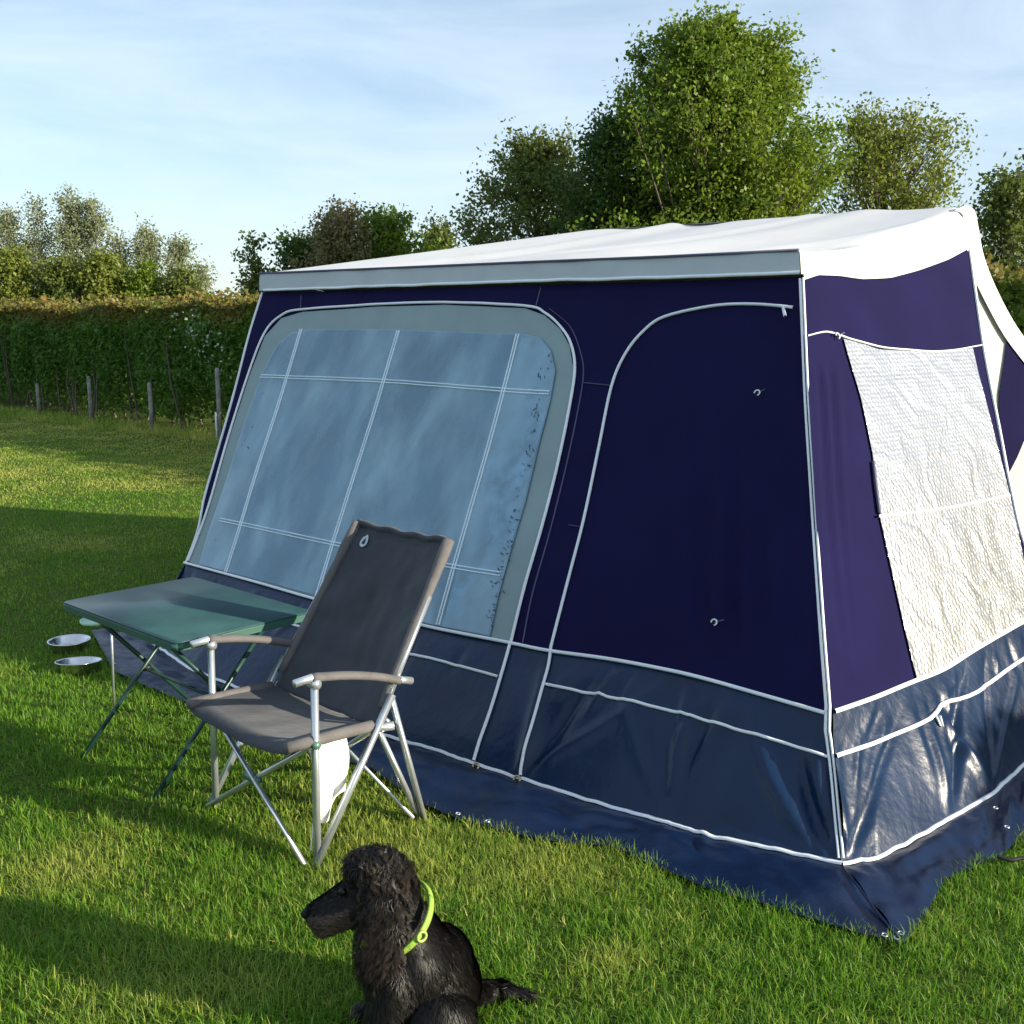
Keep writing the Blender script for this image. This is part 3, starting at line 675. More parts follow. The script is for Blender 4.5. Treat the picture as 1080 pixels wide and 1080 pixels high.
cap_(bm, D(-.10, .08, .045), .030, D(-.035, .12, .03), .020); cap_(bm, D(-.035, .12, .03), .020, D(.03, .11, .022), .011)
me = bpy.data.meshes.new('body0'); bm.to_mesh(me); bm.free()
tmp = bpy.data.objects.new('tmp', me); sc.collection.objects.link(tmp)
md = tmp.modifiers.new('r', 'REMESH'); md.mode = 'VOXEL'; md.voxel_size = .0055
ms = tmp.modifiers.new('s', 'SMOOTH'); ms.iterations = 7; ms.factor = .6
dg = bpy.context.evaluated_depsgraph_get(); dg.update()
bme = bpy.data.meshes.new_from_object(tmp.evaluated_get(dg)); bpy.data.objects.remove(tmp)
def fur_mat(name, c0, c1, rough=.46):
    m = bpy.data.materials.new(name); m.use_nodes = True; t = m.node_tree; b = t.nodes['Principled BSDF']; n = t.nodes.new; l = t.links.new
    at = n('ShaderNodeAttribute'); at.attribute_name = 'rnd'; at2 = n('ShaderNodeAttribute'); at2.attribute_name = 'tone'
    r = n('ShaderNodeValToRGB'); r.color_ramp.elements[0].color = tuple(c0) + (1,); r.color_ramp.elements[1].color = tuple(c1) + (1,)
    mm = n('ShaderNodeMix'); mm.data_type = 'RGBA'; mm.inputs[7].default_value = (.17, .115, .085, 1)
    l(at.outputs['Fac'], r.inputs[0]); l(at2.outputs['Fac'], mm.inputs[0]); l(r.outputs[0], mm.inputs[6]); l(mm.outputs[2], b.inputs['Base Color'])
    b.inputs['Roughness'].default_value = rough; b.inputs['Specular IOR Level'].default_value = .28
    return m
furm = fur_mat('black fur', (.0025, .0022, .0022), (.010, .0078, .0068))
furb = mat('black skin', (.004, .0035, .0035), .7, var=.2, bump=.6, bscale=90)
bme.materials.clear()
dog = link('dog', bme, furb); setp(dog, 'small black long-eared dog with a yellow-green collar sitting on the grass, looking left', 'dog')
nv = len(bme.vertices); co = np.empty(nv * 3, np.float32); bme.vertices.foreach_get('co', co); co = co.reshape(-1, 3)
bme.calc_loop_triangles(); tr_ = np.empty(len(bme.loop_triangles) * 3, np.int32); bme.loop_triangles.foreach_get('vertices', tr_); tr_ = tr_.reshape(-1, 3)
A_, B_, C_ = co[tr_[:, 0]], co[tr_[:, 1]], co[tr_[:, 2]]; cr_ = np.cross(B_ - A_, C_ - A_); ar = np.linalg.norm(cr_, axis=1)
rng = np.random.default_rng(5); NS = 70000
ti = rng.choice(len(ar), NS, p=ar / ar.sum()); r1 = np.sqrt(rng.random(NS)); r2 = rng.random(NS)
Pf = A_[ti] * (1 - r1)[:, None] + B_[ti] * (r1 * (1 - r2))[:, None] + C_[ti] * (r1 * r2)[:, None]
Nf = cr_[ti] / ar[ti][:, None]
lx, ly, lz = Pf[:, 0], Pf[:, 1] - DY, Pf[:, 2]
ear = (np.abs(ly) > .068) & (lz > .20) & (lx > -.36) & (lx < -.245)
top = (lz > .395) & (lx > -.375) & ~ear
muz = (lx < -.375) & (lz > .25)
face = (lx < -.32) & (lz > .29) & ~muz & ~top
neck = (lz > .22) & ~ear & ~top & ~muz & ~face
legs = (lz < .09); tail = (lx > -.05) & (lz < .08)
Ln = np.full(NS, .024); Ln[neck] = .024; Ln[ear] = .034; Ln[top] = .036; Ln[muz] = .013; Ln[face] = .014; Ln[legs] = .022; Ln[tail] = .036
Ln[(lx < -.25) & (lz < .22) & ~legs] = .036
curl = np.full(NS, .0016); curl[ear] = .0085; curl[top] = .006; curl[muz] = .0012; curl[(lx < -.2) & (lz < .22)] = .005; curl[legs] = .004
flow = np.tile(np.array([.35, 0, -1.0]), (NS, 1)); flow[muz] = (1, 0, .35); flow[face] = (1, 0, -.3); flow[top] = (-.35, 0, -.1); flow[tail] = (1, 0, -.2)
flow[ear] = (-.05, 0, -1); flow[neck] = (.5, 0, -1)
flow += rng.normal(0, .22, (NS, 3)); flow[top] += rng.normal(0, .5, (top.sum(), 3)); flow[ear] += rng.normal(0, .25, (ear.sum(), 3))
tg = flow - Nf * (flow * Nf).sum(1)[:, None]; tg /= np.linalg.norm(tg, axis=1)[:, None] + 1e-6
lift = np.full(NS, .22); lift[top] = .42; lift[muz] = .28; lift[ear] = .5
Ln = Ln * rng.uniform(.6, 1.25, NS); sidev = np.cross(tg, Nf); SEG = 5
ax_ = Vector((-.55, -.35, .76)).normalized(); a_ = Vector((.76, 0, .55)).normalized(); b_ = ax_.cross(a_); cc = D(-.262, -.004, .292)
hc = (Pf - np.array(cc)) @ np.array(ax_); near_c = np.linalg.norm(Pf - np.array(cc), axis=1) < .125
Ln[near_c & (hc > -.012) & (hc < .05) & ~ear & ~top] *= .3; lift[near_c & (hc > -.03) & (hc < .06) & ~ear] = .12
# shared lock phase so the hair clumps into waves
ph = (lx * 90 + lz * 60 + np.sin(lz * 110) * 1.5 + ly * 50) + rng.normal(0, .5, NS)
lock = np.sin(lx * 210 + ly * 160 + 3 * np.sin(lz * 95))
Vv = []
for k in range(SEG + 1):
    t = k / SEG
    c_ = Pf + tg * (Ln * t)[:, None] + Nf * (Ln * lift * (t * (1.25 - .8 * t)))[:, None] + np.array([0, 0, -1]) * (Ln * .25 * t * t)[:, None]
    c_ = c_ + sidev * (curl * np.sin(ph + t * 5.5) * t)[:, None] + Nf * (curl * .8 * np.cos(ph + t * 5.5) * t)[:, None] - sidev * (lock * .22 * Ln * t)[:, None]
    wdt = .0010 * (1 - t) ** .6 + .00012
    wv = sidev * .8 + Nf * .35; Vv.append(c_ - wv * wdt); Vv.append(c_ + wv * wdt)
Vv = np.stack(Vv, 1); base = np.arange(NS)[:, None] * (2 * (SEG + 1))
fc = np.concatenate([base + np.array([2 * k, 2 * k + 1, 2 * k + 3, 2 * k + 2]) for k in range(SEG)], 1).reshape(-1)
rn = np.repeat(rng.random(NS), 2 * (SEG + 1)); tone = np.zeros(NS); tone[(lx < -.375) & (lz < .318 + (lx + .45) * .30)] = .85; tone *= rng.uniform(.2, 1, NS)
fme = fast_mesh('fur', Vv.reshape(-1, 3), fc, 4, {'rnd': rn, 'tone': np.repeat(tone, 2 * (SEG + 1))})
link('fur', fme, furm, dog)
# curly locks on the ears and the top of the head
def locks(name, P0, N0, L0, L1, rad_, spread, nper, mt, parent, fl):
    V_, F_, R_ = [], [], []; cnt = 0; S_ = 9
    for p, n__ in zip(P0, N0):
        Lk = rng.uniform(L0, L1); ph0 = rng.uniform(0, 6.28); tw = rng.uniform(7, 12); f = np.array(fl) + rng.normal(0, .22, 3); f -= n__ * (f @ n__) * .7; f /= np.linalg.norm(f); sd = np.cross(f, n__); sd /= np.linalg.norm(sd) + 1e-6; c0_ = rng.random()
        for q in range(nper):
            o_ = rng.normal(0, spread, 3); l_ = Lk * rng.uniform(.75, 1.1); w0 = .0007 * rng.uniform(.7, 1.3); ph1 = ph0 + rng.normal(0, .25)
            for k in range(S_ + 1):
                t = k / S_; c_ = p + o_ * (1 - .5 * t) + f * l_ * t + n__ * (.006 + .010 * math.sin(t * 2.6)) + np.array([0, 0, -.012]) * t * t + sd * rad_ * math.sin(ph1 + tw * t) * min(1, t * 3) + n__ * rad_ * math.cos(ph1 + tw * t) * min(1, t * 3)
                ww = (sd * .8 + f * .3) * w0 * (1 - .8 * t); V_ += [c_ - ww, c_ + ww]
            F_ += [[cnt + 2 * k, cnt + 2 * k + 1, cnt + 2 * k + 3, cnt + 2 * k + 2] for k in range(S_)]; cnt += 2 * (S_ + 1); R_ += [c0_] * (2 * (S_ + 1))
    return link(name, fast_mesh(name, np.array(V_), np.array(F_).reshape(-1), 4, {'rnd': np.array(R_), 'tone': np.full(cnt, .10)}), mt, parent)
ei = rng.choice(np.where(ear & (ly < 0) & (lz > .24))[0], 230); locks('ear_hair', Pf[ei], Nf[ei], .030, .052, .0055, .0022, 16, furm, dog, (-.05, 0, -1))
ei = rng.choice(np.where(ear & (ly > 0))[0], 90); locks('ear_hair', Pf[ei], Nf[ei], .030, .055, .0055, .0022, 12, furm, dog, (-.05, 0, -1))
ei = rng.choice(np.where(top)[0], 110); locks('topknot', Pf[ei], Nf[ei], .022, .044, .0045, .0026, 14, furm, dog, (.3, -.6, -.5))
def blob(name, c, r, mt, rot=None):
    b_ = bmesh.new(); ico(b_, c, r, rot); m_ = bpy.data.meshes.new(name); b_.to_mesh(m_); b_.free(); return link(name, m_, mt, dog)
blob('nose', D(-.474, -.022, .313), (.011, .015, .012), M['muzzle'])
for sy in (-1, 1): blob('eye', D(-.385, sy * .042 - .006, .380), (.0095, .008, .0095), M['eye'])
# collar: a flat band round the neck, tilted
pts = []; nn = []
for k in range(61):
    a = 2 * math.pi * k / 60; d = a_ * math.cos(a) * .092 + b_ * math.sin(a) * .098; pts.append(cc + d); nn.append(d.normalized())
col = strip3('collar', pts, nn, .017, .003, M['collar'], dog); col.modifiers.new('t', 'SOLIDIFY').thickness = .003
def ringpt(a, e=0): return cc + a_ * math.cos(a) * (.092 + e) + b_ * math.sin(a) * (.098 + e)
near = min(np.linspace(0, 2 * math.pi, 72), key=lambda a: ringpt(a).y)
bp = ringpt(near + .55 * (1 if ringpt(near + .5).x > ringpt(near).x else -1), .008)
M['buckle'] = mat('collar buckle', (.36, .50, .12), .3)
ring('buckle', bp, .011, .0035, (bp - cc), M['buckle'], dog)
r_ = ray(384, 996); tp = EYE + r_ * (2.225 / r_.y)
vs = [tp + Vector((x * .9, x * -.35, z)) for x, z in ((-.004, .012), (.008, .010), (.012, -.004), (.006, -.020), (-.003, -.022), (-.010, -.008))]
tg_ = link('tag', meshd('tag', vs, [tuple(range(6))]), M['gold'], dog, False); tg_.modifiers.new('t', 'SOLIDIFY').thickness = .002

# ------------------------------------------------------------ grass
def vnoise(x, y, sc_, seed=0):
    X = x * sc_ + 100 + seed * 17.3; Y = y * sc_ + 100 + seed * 9.1; xi = np.floor(X).astype(int); yi = np.floor(Y).astype(int); fx = X - xi; fy = Y - yi
    fx = fx * fx * (3 - 2 * fx); fy = fy * fy * (3 - 2 * fy)
    def h(a, b): v = np.sin(a * 127.1 + b * 311.7 + seed * 74.7) * 43758.5453; return v - np.floor(v)
    return (h(xi, yi) * (1 - fx) + h(xi + 1, yi) * fx) * (1 - fy) + (h(xi, yi + 1) * (1 - fx) + h(xi + 1, yi + 1) * fx) * fy
def inpoly(x, y, poly):
    c = np.zeros(len(x), bool); j = len(poly) - 1
    for i in range(len(poly)):
        xi, yi = poly[i]; xj, yj = poly[j]
        if yi != yj:
            m_ = ((yi > y) != (yj > y)) & (x < (xj - xi) * (y - yi) / (yj - yi) + xi); c ^= m_
        j = i
    return c
foot = [(p.x, p.y) for p in [atz(*q) for q in AF + AS[1:]]] + [(BKr.x + .8, BKr.y), (BKl.x, BKl.y)]
rg = np.random.default_rng(11); B1 = atz(73, 675, .052); B2 = atz(83, 697, .052)
def scatter(y0, y1, dens, hmin, hmax, wd, seg, only=None):
    mxw = .52 * y1 + 1.0; n = int((y1 - y0) * 2 * mxw * dens)
    y = rg.uniform(y0, y1, n); x = rg.uniform(-mxw, mxw, n); k = np.abs(x) < .52 * y + .8
    if only is not None: k &= only(x, y)
    x, y = x[k], y[k]; k = ~inpoly(x, y - .025, foot) & ~inpoly(x, y, foot) & (np.hypot(x - B1.x, y - B1.y) > .08) & (np.hypot(x - B2.x, y - B2.y) > .084); x, y = x[k], y[k]
    cl_ = vnoise(x, y, 9, 1) * .6 + vnoise(x, y, 28, 2) * .4
    k = rg.random(len(x)) < .35 + .9 * cl_; x, y, cl_ = x[k], y[k], cl_[k]; n = len(x)
    hgt = rg.uniform(hmin, hmax, n) * (.6 + .7 * cl_); az = rg.uniform(0, 2 * math.pi, n) + 2.2 * vnoise(x, y, 6, 5)
    lean = np.abs(rg.normal(.62, .42, n)).clip(0, 1.35); wa = az + math.pi / 2 + rg.normal(0, .5, n)
    dx, dy = np.cos(az), np.sin(az); wx, wy = np.cos(wa), np.sin(wa); W = wd * rg.uniform(.6, 1.3, n)
    V = []
    for k in range(seg + 1):
        t = k / seg; a = lean * (.45 + .75 * t); hx = hgt * t * np.sin(a); hz = hgt * t * np.cos(a) - .002; wk = W * (1 - t) ** .7 * .5 + .0002
        cx, cyy = x + dx * hx, y + dy * hx
        V.append(np.stack([cx - wx * wk, cyy - wy * wk, hz], 1)); V.append(np.stack([cx + wx * wk, cyy + wy * wk, hz], 1))
    V = np.stack(V, 1); m_ = 2 * (seg + 1); b_ = np.arange(n)[:, None] * m_
    Fc = np.concatenate([b_ + np.array([2 * k, 2 * k + 1, 2 * k + 3, 2 * k + 2]) for k in range(seg)], 1).reshape(-1)
    dry_sunlit = (vnoise(x, y, 1.1, 7) * .55 + vnoise(x, y, 3.3, 8) * .45 - .58) * 1.7
    bare = np.exp(-(((x - .27) / .09) ** 2 + ((y - 2.62) / .06) ** 2)); dry_sunlit = dry_sunlit + bare * .55 + rg.normal(0, .16, n); dry_sunlit += (rg.random(n) < .09) * .8; dry_sunlit += .62 * np.clip((y - 9.5) / 3, 0, 1)  # distance ramp paints the far sunlit strip into the blade colour
    return V.reshape(-1, 3), Fc, np.repeat((rg.random(n) * (1 - .5 * np.clip((y - 6) / 6, 0, 1)) + .25 * np.clip((y - 6) / 6, 0, 1)), m_), np.repeat(dry_sunlit.clip(0, 1), m_), n * m_
parts_ = [scatter(1.7, 3.4, 25000, .022, .052, .0031, 3), scatter(3.4, 5.4, 14000, .022, .046, .0042, 2), scatter(5.4, 9.5, 5600, .020, .040, .007, 1, lambda x, y: (x < .4) | (x > 2.0)), scatter(9.5, 14, 3600, .016, .028, .010, 1, lambda x, y: x < 0), scatter(14, 21, 1700, .014, .028, .018, 1, lambda x, y: (x < 0) & (x * .657 + y * .754 < 9.4)),
          scatter(13, 24, 700, .04, .16, .016, 2, lambda x, y: (x < 1) & (np.abs((x * .657 + y * .754) - 9.25) < .45))]
ofs = 0; Vs, Fs, As, Ts = [], [], [], []
for V, Fc, a, t, n in parts_: Vs.append(V); Fs.append(Fc + ofs); As.append(a); Ts.append(t); ofs += n
gm_ = fast_mesh('grass', np.concatenate(Vs), np.concatenate(Fs), 4, {'rnd': np.concatenate(As), 'tone': np.concatenate(Ts)})
go = link('grass', gm_, leaf_mat('grass blades', (.065, .19, .013), (.21, .39, .03), .5, (.56, .56, .13)), None, False); setp(go, 'short mown green lawn grass with drier yellow patches and a far strip coloured as sunlit', 'grass', kind='stuff')

# ------------------------------------------------------------ trees and hedge
rt = np.random.default_rng(21)
def leaves(P_, size, rng_, flat=.0, aspect=.62):
    n = len(P_); u = rng_.normal(0, 1, (n, 3)); u /= np.linalg.norm(u, axis=1)[:, None]
    v = rng_.normal(0, 1, (n, 3)); v[:, 2] += flat; v = np.cross(u, v); v /= np.linalg.norm(v, axis=1)[:, None] + 1e-9
    s_ = (size * rng_.uniform(.6, 1.3, n))[:, None]
    V = np.stack([P_ - u * s_ * .5, P_ + v * s_ * aspect * .5 - u * s_ * .05, P_ + u * s_ * .5, P_ - v * s_ * aspect * .5 - u * s_ * .05], 1)
    return V.reshape(-1, 3), np.arange(n * 4)
def pxat(px, py, Y):
    r = ray(px, py); return EYE + r * (Y / r.y)
def crown_tree(name, px, Y, top, halfw, lab, cat, lm, nl, ntw, lsize, low=.25, shape=1.0, bark='bark', asym=0, clump=.32, up=.5, group=None, tr=.11, droop=0, base_z=0, twr=.006, wisp=0):
    """px/top/halfw: photo column, row of the tree top, crown half width in pixels at distance Y"""
    rng_ = np.random.default_rng(abs(hash((px, top))) % 9999 if False else int(px * 7 + top)); tp = pxat(px, top, Y); Ht = tp.z; rad = halfw / F * Y; bx, by = tp.x, tp.y
    root = empty(name, (bx, by, 0), label=lab, cat=cat, group=group)
    tk = [Vector((bx + .10 * noise.noise(Vector((k, px, 0))) * k * .4 + asym * k / 8 * .15, by, Ht * .93 * k / 8)) for k in range(9)]
    vs, fs = tube_vf(tk, [tr * (1 - .88 * k / 8) for k in range(9)], 10)
    link('trunk', meshd('trunk', vs, fs), M[bark], root)
    vs, fs = [], []; LP_ = []; zl = Ht * low
    for i in range(ntw):
        h = rng_.random() ** .85; z = zl + (Ht - zl) * h
        # egg-shaped envelope
        env = (max(0.015, 1 - ((h - .25) / .765) ** 2) ** .46) * rad * shape * (1.0 + .10 * math.sin(h * 17 + px))
        env *= .86 + .55 * noise.noise(Vector((math.cos(i * 2.4) * 1.3, math.sin(i * 2.4) * 1.3, h * 4 + px)))
        an = i * 2.39996 + rng_.normal(0, .2); rr = env * (.35 + .65 * rng_.random() ** .5)
        e = Vector((bx + math.cos(an) * rr + asym * h * .3, by + math.sin(an) * rr, z))
        za = max(zl * .6, z - rr * (.5 + up) - .1); za = min(za, Ht * .9); f = za / (Ht * .93) * 8; k0 = min(7, int(f)); s0 = tk[k0].lerp(tk[k0 + 1], f - k0)
        mid = s0.lerp(e, .5) + Vector((0, 0, -.06 * rr * up + .12 * rr)) + Vector(rng_.normal(0, .05 * max(rr, .2), 3))
        if droop: e.z -= droop * rng_.random(); mid.z += droop * .3
        pts = [Vector((1 - t) ** 2 * s0 + 2 * t * (1 - t) * mid + t * t * e) for t in (0, .25, .5, .75, 1)]
        r0 = .012 + .010 * rr; tube_vf(pts, [r0, r0 * .75, r0 * .5, r0 * .35, twr * .6], 5, vs, fs, cap=False)
        # side twigs
        for j in range(3):
            t = rng_.uniform(.35, .95); b0 = pts[int(t * 4)].lerp(pts[min(4, int(t * 4) + 1)], t * 4 - int(t * 4)); d = Vector(rng_.normal(0, 1, 3)); d.z += up; d.normalize()
            e2 = b0 + d * rng_.uniform(.4, 1.0) * clump * 1.6; tube_vf([b0, b0.lerp(e2, .5) + Vector((0, 0, .02)), e2], [twr, twr * .8, twr * .4], 4, vs, fs, cap=False)
            n2 = int(nl / ntw / 5); tt = rng_.random((n2, 1)) ** .7; LP_.append(np.array(b0) * (1 - tt) + np.array(e2) * tt + rng_.normal(0, clump * .22, (n2, 3)))
        n1 = int(nl / ntw * .4); tt = rng_.uniform(.55, 1.08, (n1, 1)); q = np.array(pts[2]) * (1 - tt) + np.array(pts[4]) * tt
        LP_.append(q + rng_.normal(0, clump * .5, (n1, 3)) * np.array([1, 1, .75]))
    link('limbs', meshd('limbs', vs, fs), M[bark], root)
    LPa = np.concatenate(LP_); LPa = LPa[LPa[:, 2] > .3]
    V, Fc = leaves(LPa, lsize, rng_); n = len(LPa)
    rn = (rng_.random(n) * .6 + .4 * vnoise(LPa[:, 0] + LPa[:, 2], LPa[:, 1] + LPa[:, 2] * .7, 1.6, 3)).clip(0, 1)
    me = fast_mesh('crown', V, Fc, 4, {'rnd': np.repeat(rn, 4)}); link('crown', me, lm, root, False)
    return root
LMg = leaf_mat('leaf mid green', (.085, .155, .014), (.23, .31, .028), .48)
LMd = leaf_mat('leaf dark green', (.035, .085, .014), (.085, .15, .022), .36)
LMo = leaf_mat('leaf olive', (.085, .13, .025), (.20, .24, .05), .45)
LMy = leaf_mat('leaf yellow green', (.13, .17, .025), (.25, .29, .05), .48)
LMb = leaf_mat('leaf grey green', (.17, .21, .09), (.32, .35, .18), .5)
LMr = leaf_mat('leaf pale rust', (.18, .15, .06), (.27, .24, .10), .4)
crown_tree('maple_tree', 757, 19, 24, 158, 'tallest tree, dense bright green crown rising behind the white tent roof', 'tree', LMg, 160000, 640, .078, low=.20, shape=1.0, clump=.27, tr=.14, up=.9)
crown_tree('field_tree', 648, 19.5, 128, 84, 'dark green tree filling the lower left side of the tallest crown', 'tree', LMd, 32000, 170, .08, low=.15, clump=.30)
crown_tree('ash_tree', 568, 22, 148, 118, 'olive green loose-crowned tree left of the tallest tree, above the tent roof', 'tree', LMo, 38000, 230, .085, low=.15, clump=.34)
crown_tree('ash_tree', 940, 21, 112, 122, 'airy yellowish green tree with visible branches right of the tallest tree', 'tree', LMy, 32000, 280, .08, low=.18, clump=.36, up=1.0, tr=.12)
crown_tree('dark_tree', 1065, 15, 182, 54, 'thin dark green tree at the right edge of the photo behind the tent', 'tree', LMo, 13000, 110, .07, low=.12, clump=.25, up=.9, tr=.06)
crown_tree('dark_tree', 1110, 15.5, 150, 60, 'dark green tree just outside the right edge behind the tent', 'tree', LMd, 9000, 100, .085, low=.12, clump=.28, up=.9, tr=.07)
crown_tree('bushy_tree', 410, 24, 229, 84, 'low rounded dark green tree above the left half of the tent roof', 'tree', LMg, 34000, 170, .095, low=.1, clump=.36)
crown_tree('bushy_tree', 325, 25, 250, 62, 'small dark bush-like tree just above the left end of the tent roof', 'tree', LMd, 19000, 110, .095, low=.1, clump=.34)
crown_tree('willow_tree', 355, 23, 220, 52, 'pale rusty brown willow crown in front of the low dark trees', 'tree', LMr, 15000, 130, .08, low=.15, clump=.32, up=1.0)
crown_tree('young_tree', 268, 24, 248, 20, 'thin young sapling showing sky through it, left of the tent roof corner', 'tree', LMo, 2600, 40, .10, low=.15, clump=.24, up=1.1, tr=.04)
crown_tree('young_tree', 462, 26, 236, 26, 'sparse greyish tree between the low bushy tree and the tent roof', 'tree', LMo, 5200, 60, .10, low=.1, clump=.3, up=1.0, tr=.05)
bl = ['grey green birch at the left edge of the photo', 'slim birch second from the left edge, with a thin top', 'tallest birch of the left group, with a pale slanting trunk', 'birch leaning against the right side of the tallest birch',
      'low thin birch right of the tallest birch pair', 'narrow birch with a pointed top in the middle of the left tree group', 'small birch near the right end of the left tree group', 'lowest sapling at the right end of the left tree group']
for (px, tp_, hw_, nl_), lb_ in zip([(8, 222, 24, 3400), (38, 212, 17, 2400), (72, 203, 20, 4200), (98, 214, 19, 3400), (124, 248, 15, 1700), (153, 240, 18, 2600), (188, 252, 18, 2200), (212, 278, 13, 1300)], bl):
    crown_tree('birch_tree', px, 30, tp_, hw_ * 1.45, lb_, 'tree', LMb, int(nl_ * 2.6), 90, .075, low=.22, shape=.95, bark='birch', clump=.32, up=1.6, tr=.075, droop=.2, group='birches behind the hedge')
for (px, tp_, hw_, nl_, lm_), lb_ in zip([(12, 268, 34, 5200, LMy), (60, 276, 34, 5600, LMo), (108, 272, 34, 5600, LMy), (150, 284, 30, 4200, LMg), (190, 288, 28, 3800, LMo)],
        ['yellow green shrub under the birch at the left edge', 'olive shrub around the pale trunk of the tallest birch', 'yellow green shrub right of the tallest birch trunk', 'bright green shrub below the pointed narrow birch', 'olive shrub at the right end of the birch group']):
    crown_tree('understory_shrub', px, 28, tp_, hw_, lb_, 'shrub', lm_, int(nl_ * 2.6), 90, .095, low=.1, clump=.34, tr=.05, group='shrubs under the birches')

# hedge runs behind the tent, parallel to its front
h0 = atz(41, 437); h1 = atz(232, 465); hd = (h1 - h0); hd.z = 0; hd.normalize(); hn = Vector((-hd.y, hd.x, 0)); hn = hn if hn.y > 0 else -hn
def hpt(s, d, z): return np.stack([h1.x + hd.x * s + hn.x * d, h1.y + hd.y * s + hn.y * d, z], -1)
n = 150000; s_ = rt.uniform(-15, 15, n); u = rt.random(n)
zt = 1.97 + .20 * (vnoise(s_, s_ * 0, .9, 4) - .5) + .16 * (vnoise(s_, s_ * 0, 5, 6) - .5)
z = zt * (.06 + .94 * rt.random(n) ** .72); edge = .12 * (1 - np.cos(np.clip((z - zt + .5) / .5, 0, 1) * math.pi)) + .34 * vnoise(s_, z * 1.0, 1.5, 9) + .25 * np.clip((.8 - z) / .8, 0, 1)
d = np.where(rt.random(n) < .62, np.abs(rt.normal(0, .13, n)), rt.uniform(0, 1.1, n)) + .22 + edge
Pl = hpt(s_, d, z + rt.normal(0, .03, n)); spk = rt.random(n) < .03; Pl[spk, 2] += rt.random(spk.sum()) * .22 * (z[spk] > 1.7)
V, Fc = leaves(Pl, .085, rt); top_ = np.clip((z - (zt - .42)) / .3, 0, 1) * np.clip(1.7 * vnoise(s_, z, .8, 12) - .2, .08, 1) * rt.uniform(.3, 1, n)
hm = leaf_mat('hedge leaves', (.038, .10, .013), (.13, .27, .03), .42, (.30, .165, .048))
root = empty('hedge', tuple(h1), label='long clipped leafy hedge with reddish new growth on top, behind the lawn', cat='hedge')
bd = np.clip((.75 - z) / .6, 0, 1) * .5 * rt.random(n)
link('foliage', fast_mesh('foliage', V, Fc, 4, {'rnd': np.repeat((rt.random(n) * .6 + .4 * vnoise(s_, z, 3, 2)).clip(0, 1), 4), 'tone': np.repeat(np.maximum(top_, bd * .35), 4)}), hm, root, False)
# yellow-green shoots along the top
n = 9000; s_ = rt.uniform(-15, 15, n); z = 1.84 + .20 * (vnoise(s_, s_ * 0, .9, 4) - .5) + .08 * rt.random(n) + .16 * vnoise(s_, s_ * 0, 5, 6) + .14 * rt.random(n) ** 3; Pl = hpt(s_, rt.uniform(.3, 1.2, n), z)
V, Fc = leaves(Pl, .075, rt); link('top_shoots', fast_mesh('top_shoots', V, Fc, 4, {'rnd': np.repeat(rt.random(n), 4)}), leaf_mat('hedge shoots', (.15, .19, .03), (.25, .16, .045), .4), root, False)
vs, fs = [], []
for i in range(120):
    s0 = rt.uniform(-15, 15); d0 = rt.uniform(.35, .95); a = hpt(np.array(s0), d0, 0); b_ = hpt(np.array(s0 + rt.normal(0, .3)), d0 + rt.normal(0, .15), rt.uniform(.9, 1.8))
    m_ = (a + b_) / 2 + rt.normal(0, .06, 3); tube_vf([Vector(a), Vector(m_), Vector(b_)], [.022, .016, .006], 5, vs, fs, cap=False)
link('twigs', meshd('twigs', vs, fs), M['bark'], root)['kind'] = 'stuff'
n = 90; sx = np.where(rt.random(n) < .6, rt.normal(-1.05, .33, n), rt.normal(-.3, .25, n)); z = rt.normal(1.35, .16, n) - (sx + .6) * .35; V, Fc = leaves(hpt(sx, rt.uniform(.12, .32, n), z), .045, rt, aspect=1)
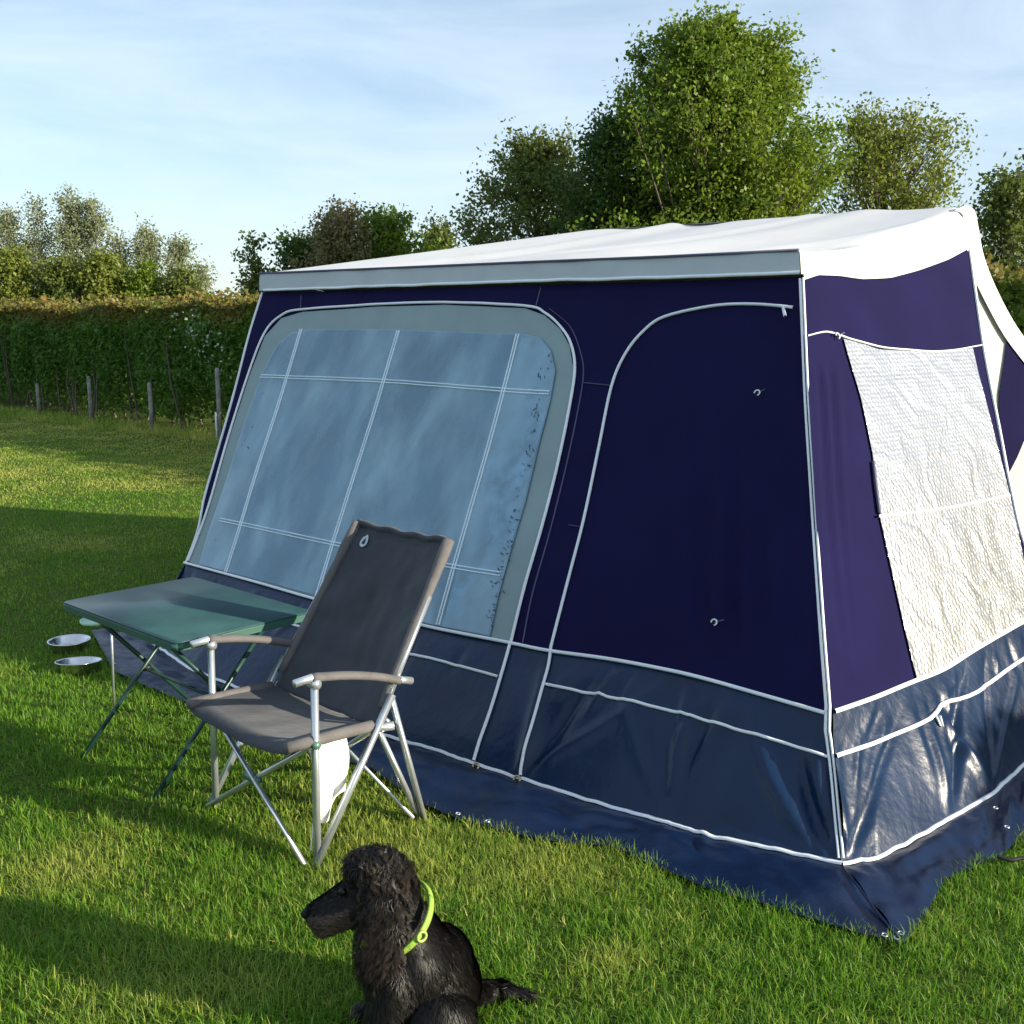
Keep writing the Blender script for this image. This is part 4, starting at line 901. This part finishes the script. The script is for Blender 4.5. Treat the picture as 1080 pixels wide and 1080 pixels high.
link('blossom', fast_mesh('blossom', V, Fc, 4, {'rnd': np.repeat(rt.random(n), 4)}), leaf_mat('hawthorn blossom', (.30, .33, .25), (.5, .5, .45), .2), root, False)
pl = ['leftmost of the grey fence posts in front of the hedge', 'second grey fence post from the left in front of the hedge', 'third grey fence post from the left in front of the hedge', 'tallest grey fence post, with a pale strip, nearest to the tent']
for (px, py, hh), lb_ in zip([(41, 437, .55), (96, 445, .76), (160, 455, .74), (232, 465, 1.02)], pl):
    b0 = atz(px, py); r_ = .034
    o = tube('fence_post', [b0 + Vector((0, 0, -.1)), b0 + Vector((.01, 0, hh * .5)), b0 + Vector((0, .01, hh)), b0 + Vector((0, .01, hh + .02))], [r_, r_, r_ * .95, r_ * .6], M['wood'], None, 9)
    setp(o, lb_, 'fence post', 'fence posts along the hedge')
    if px == 232: tube('marker_strip', [b0 + Vector((-.03, -.045, .02)), b0 + Vector((-.03, -.045, .42))], .014, M['white'], o, 6)
# unseen bushes added right of the frame to shade the tent's lower side wall
for k, (x, y, hh, rr) in enumerate([(7.0, 1.75, 1.86, .55), (7.3, 2.9, 2.12, .8), (7.6, 4.2, 2.25, .9), (8.0, 5.6, 2.3, .9)]):
    n = 9000; a = rt.normal(0, 1, (n, 3)); a /= np.linalg.norm(a, axis=1)[:, None]; rad_ = rt.random(n)[:, None] ** .4
    Pb = np.array([x, y, hh * .5]) + a * rad_ * np.array([rr, rr, hh * .5]) * (.85 + .3 * vnoise(a[:, 0] + 3, a[:, 2] + a[:, 1], 3, k))[:, None]
    V, Fc = leaves(Pb, .09, rt); rb = empty('shade_bush', (x, y, 0), label=['smallest and nearest unseen bush added to shade the tent side', 'second unseen bush added to shade the tent side', 'third unseen bush added to shade the tent side', 'farthest unseen bush added to shade the tent side'][k], cat='bush', group='unseen bushes added to shade the tent')
    link('foliage', fast_mesh('foliage', V, Fc, 4, {'rnd': np.repeat(rt.random(n), 4)}), LMg, rb, False)
    tube('trunk', [Vector((x, y, 0)), Vector((x + .03, y, hh * .5)), Vector((x, y, hh * .9))], [.05, .035, .01], M['bark'], rb)
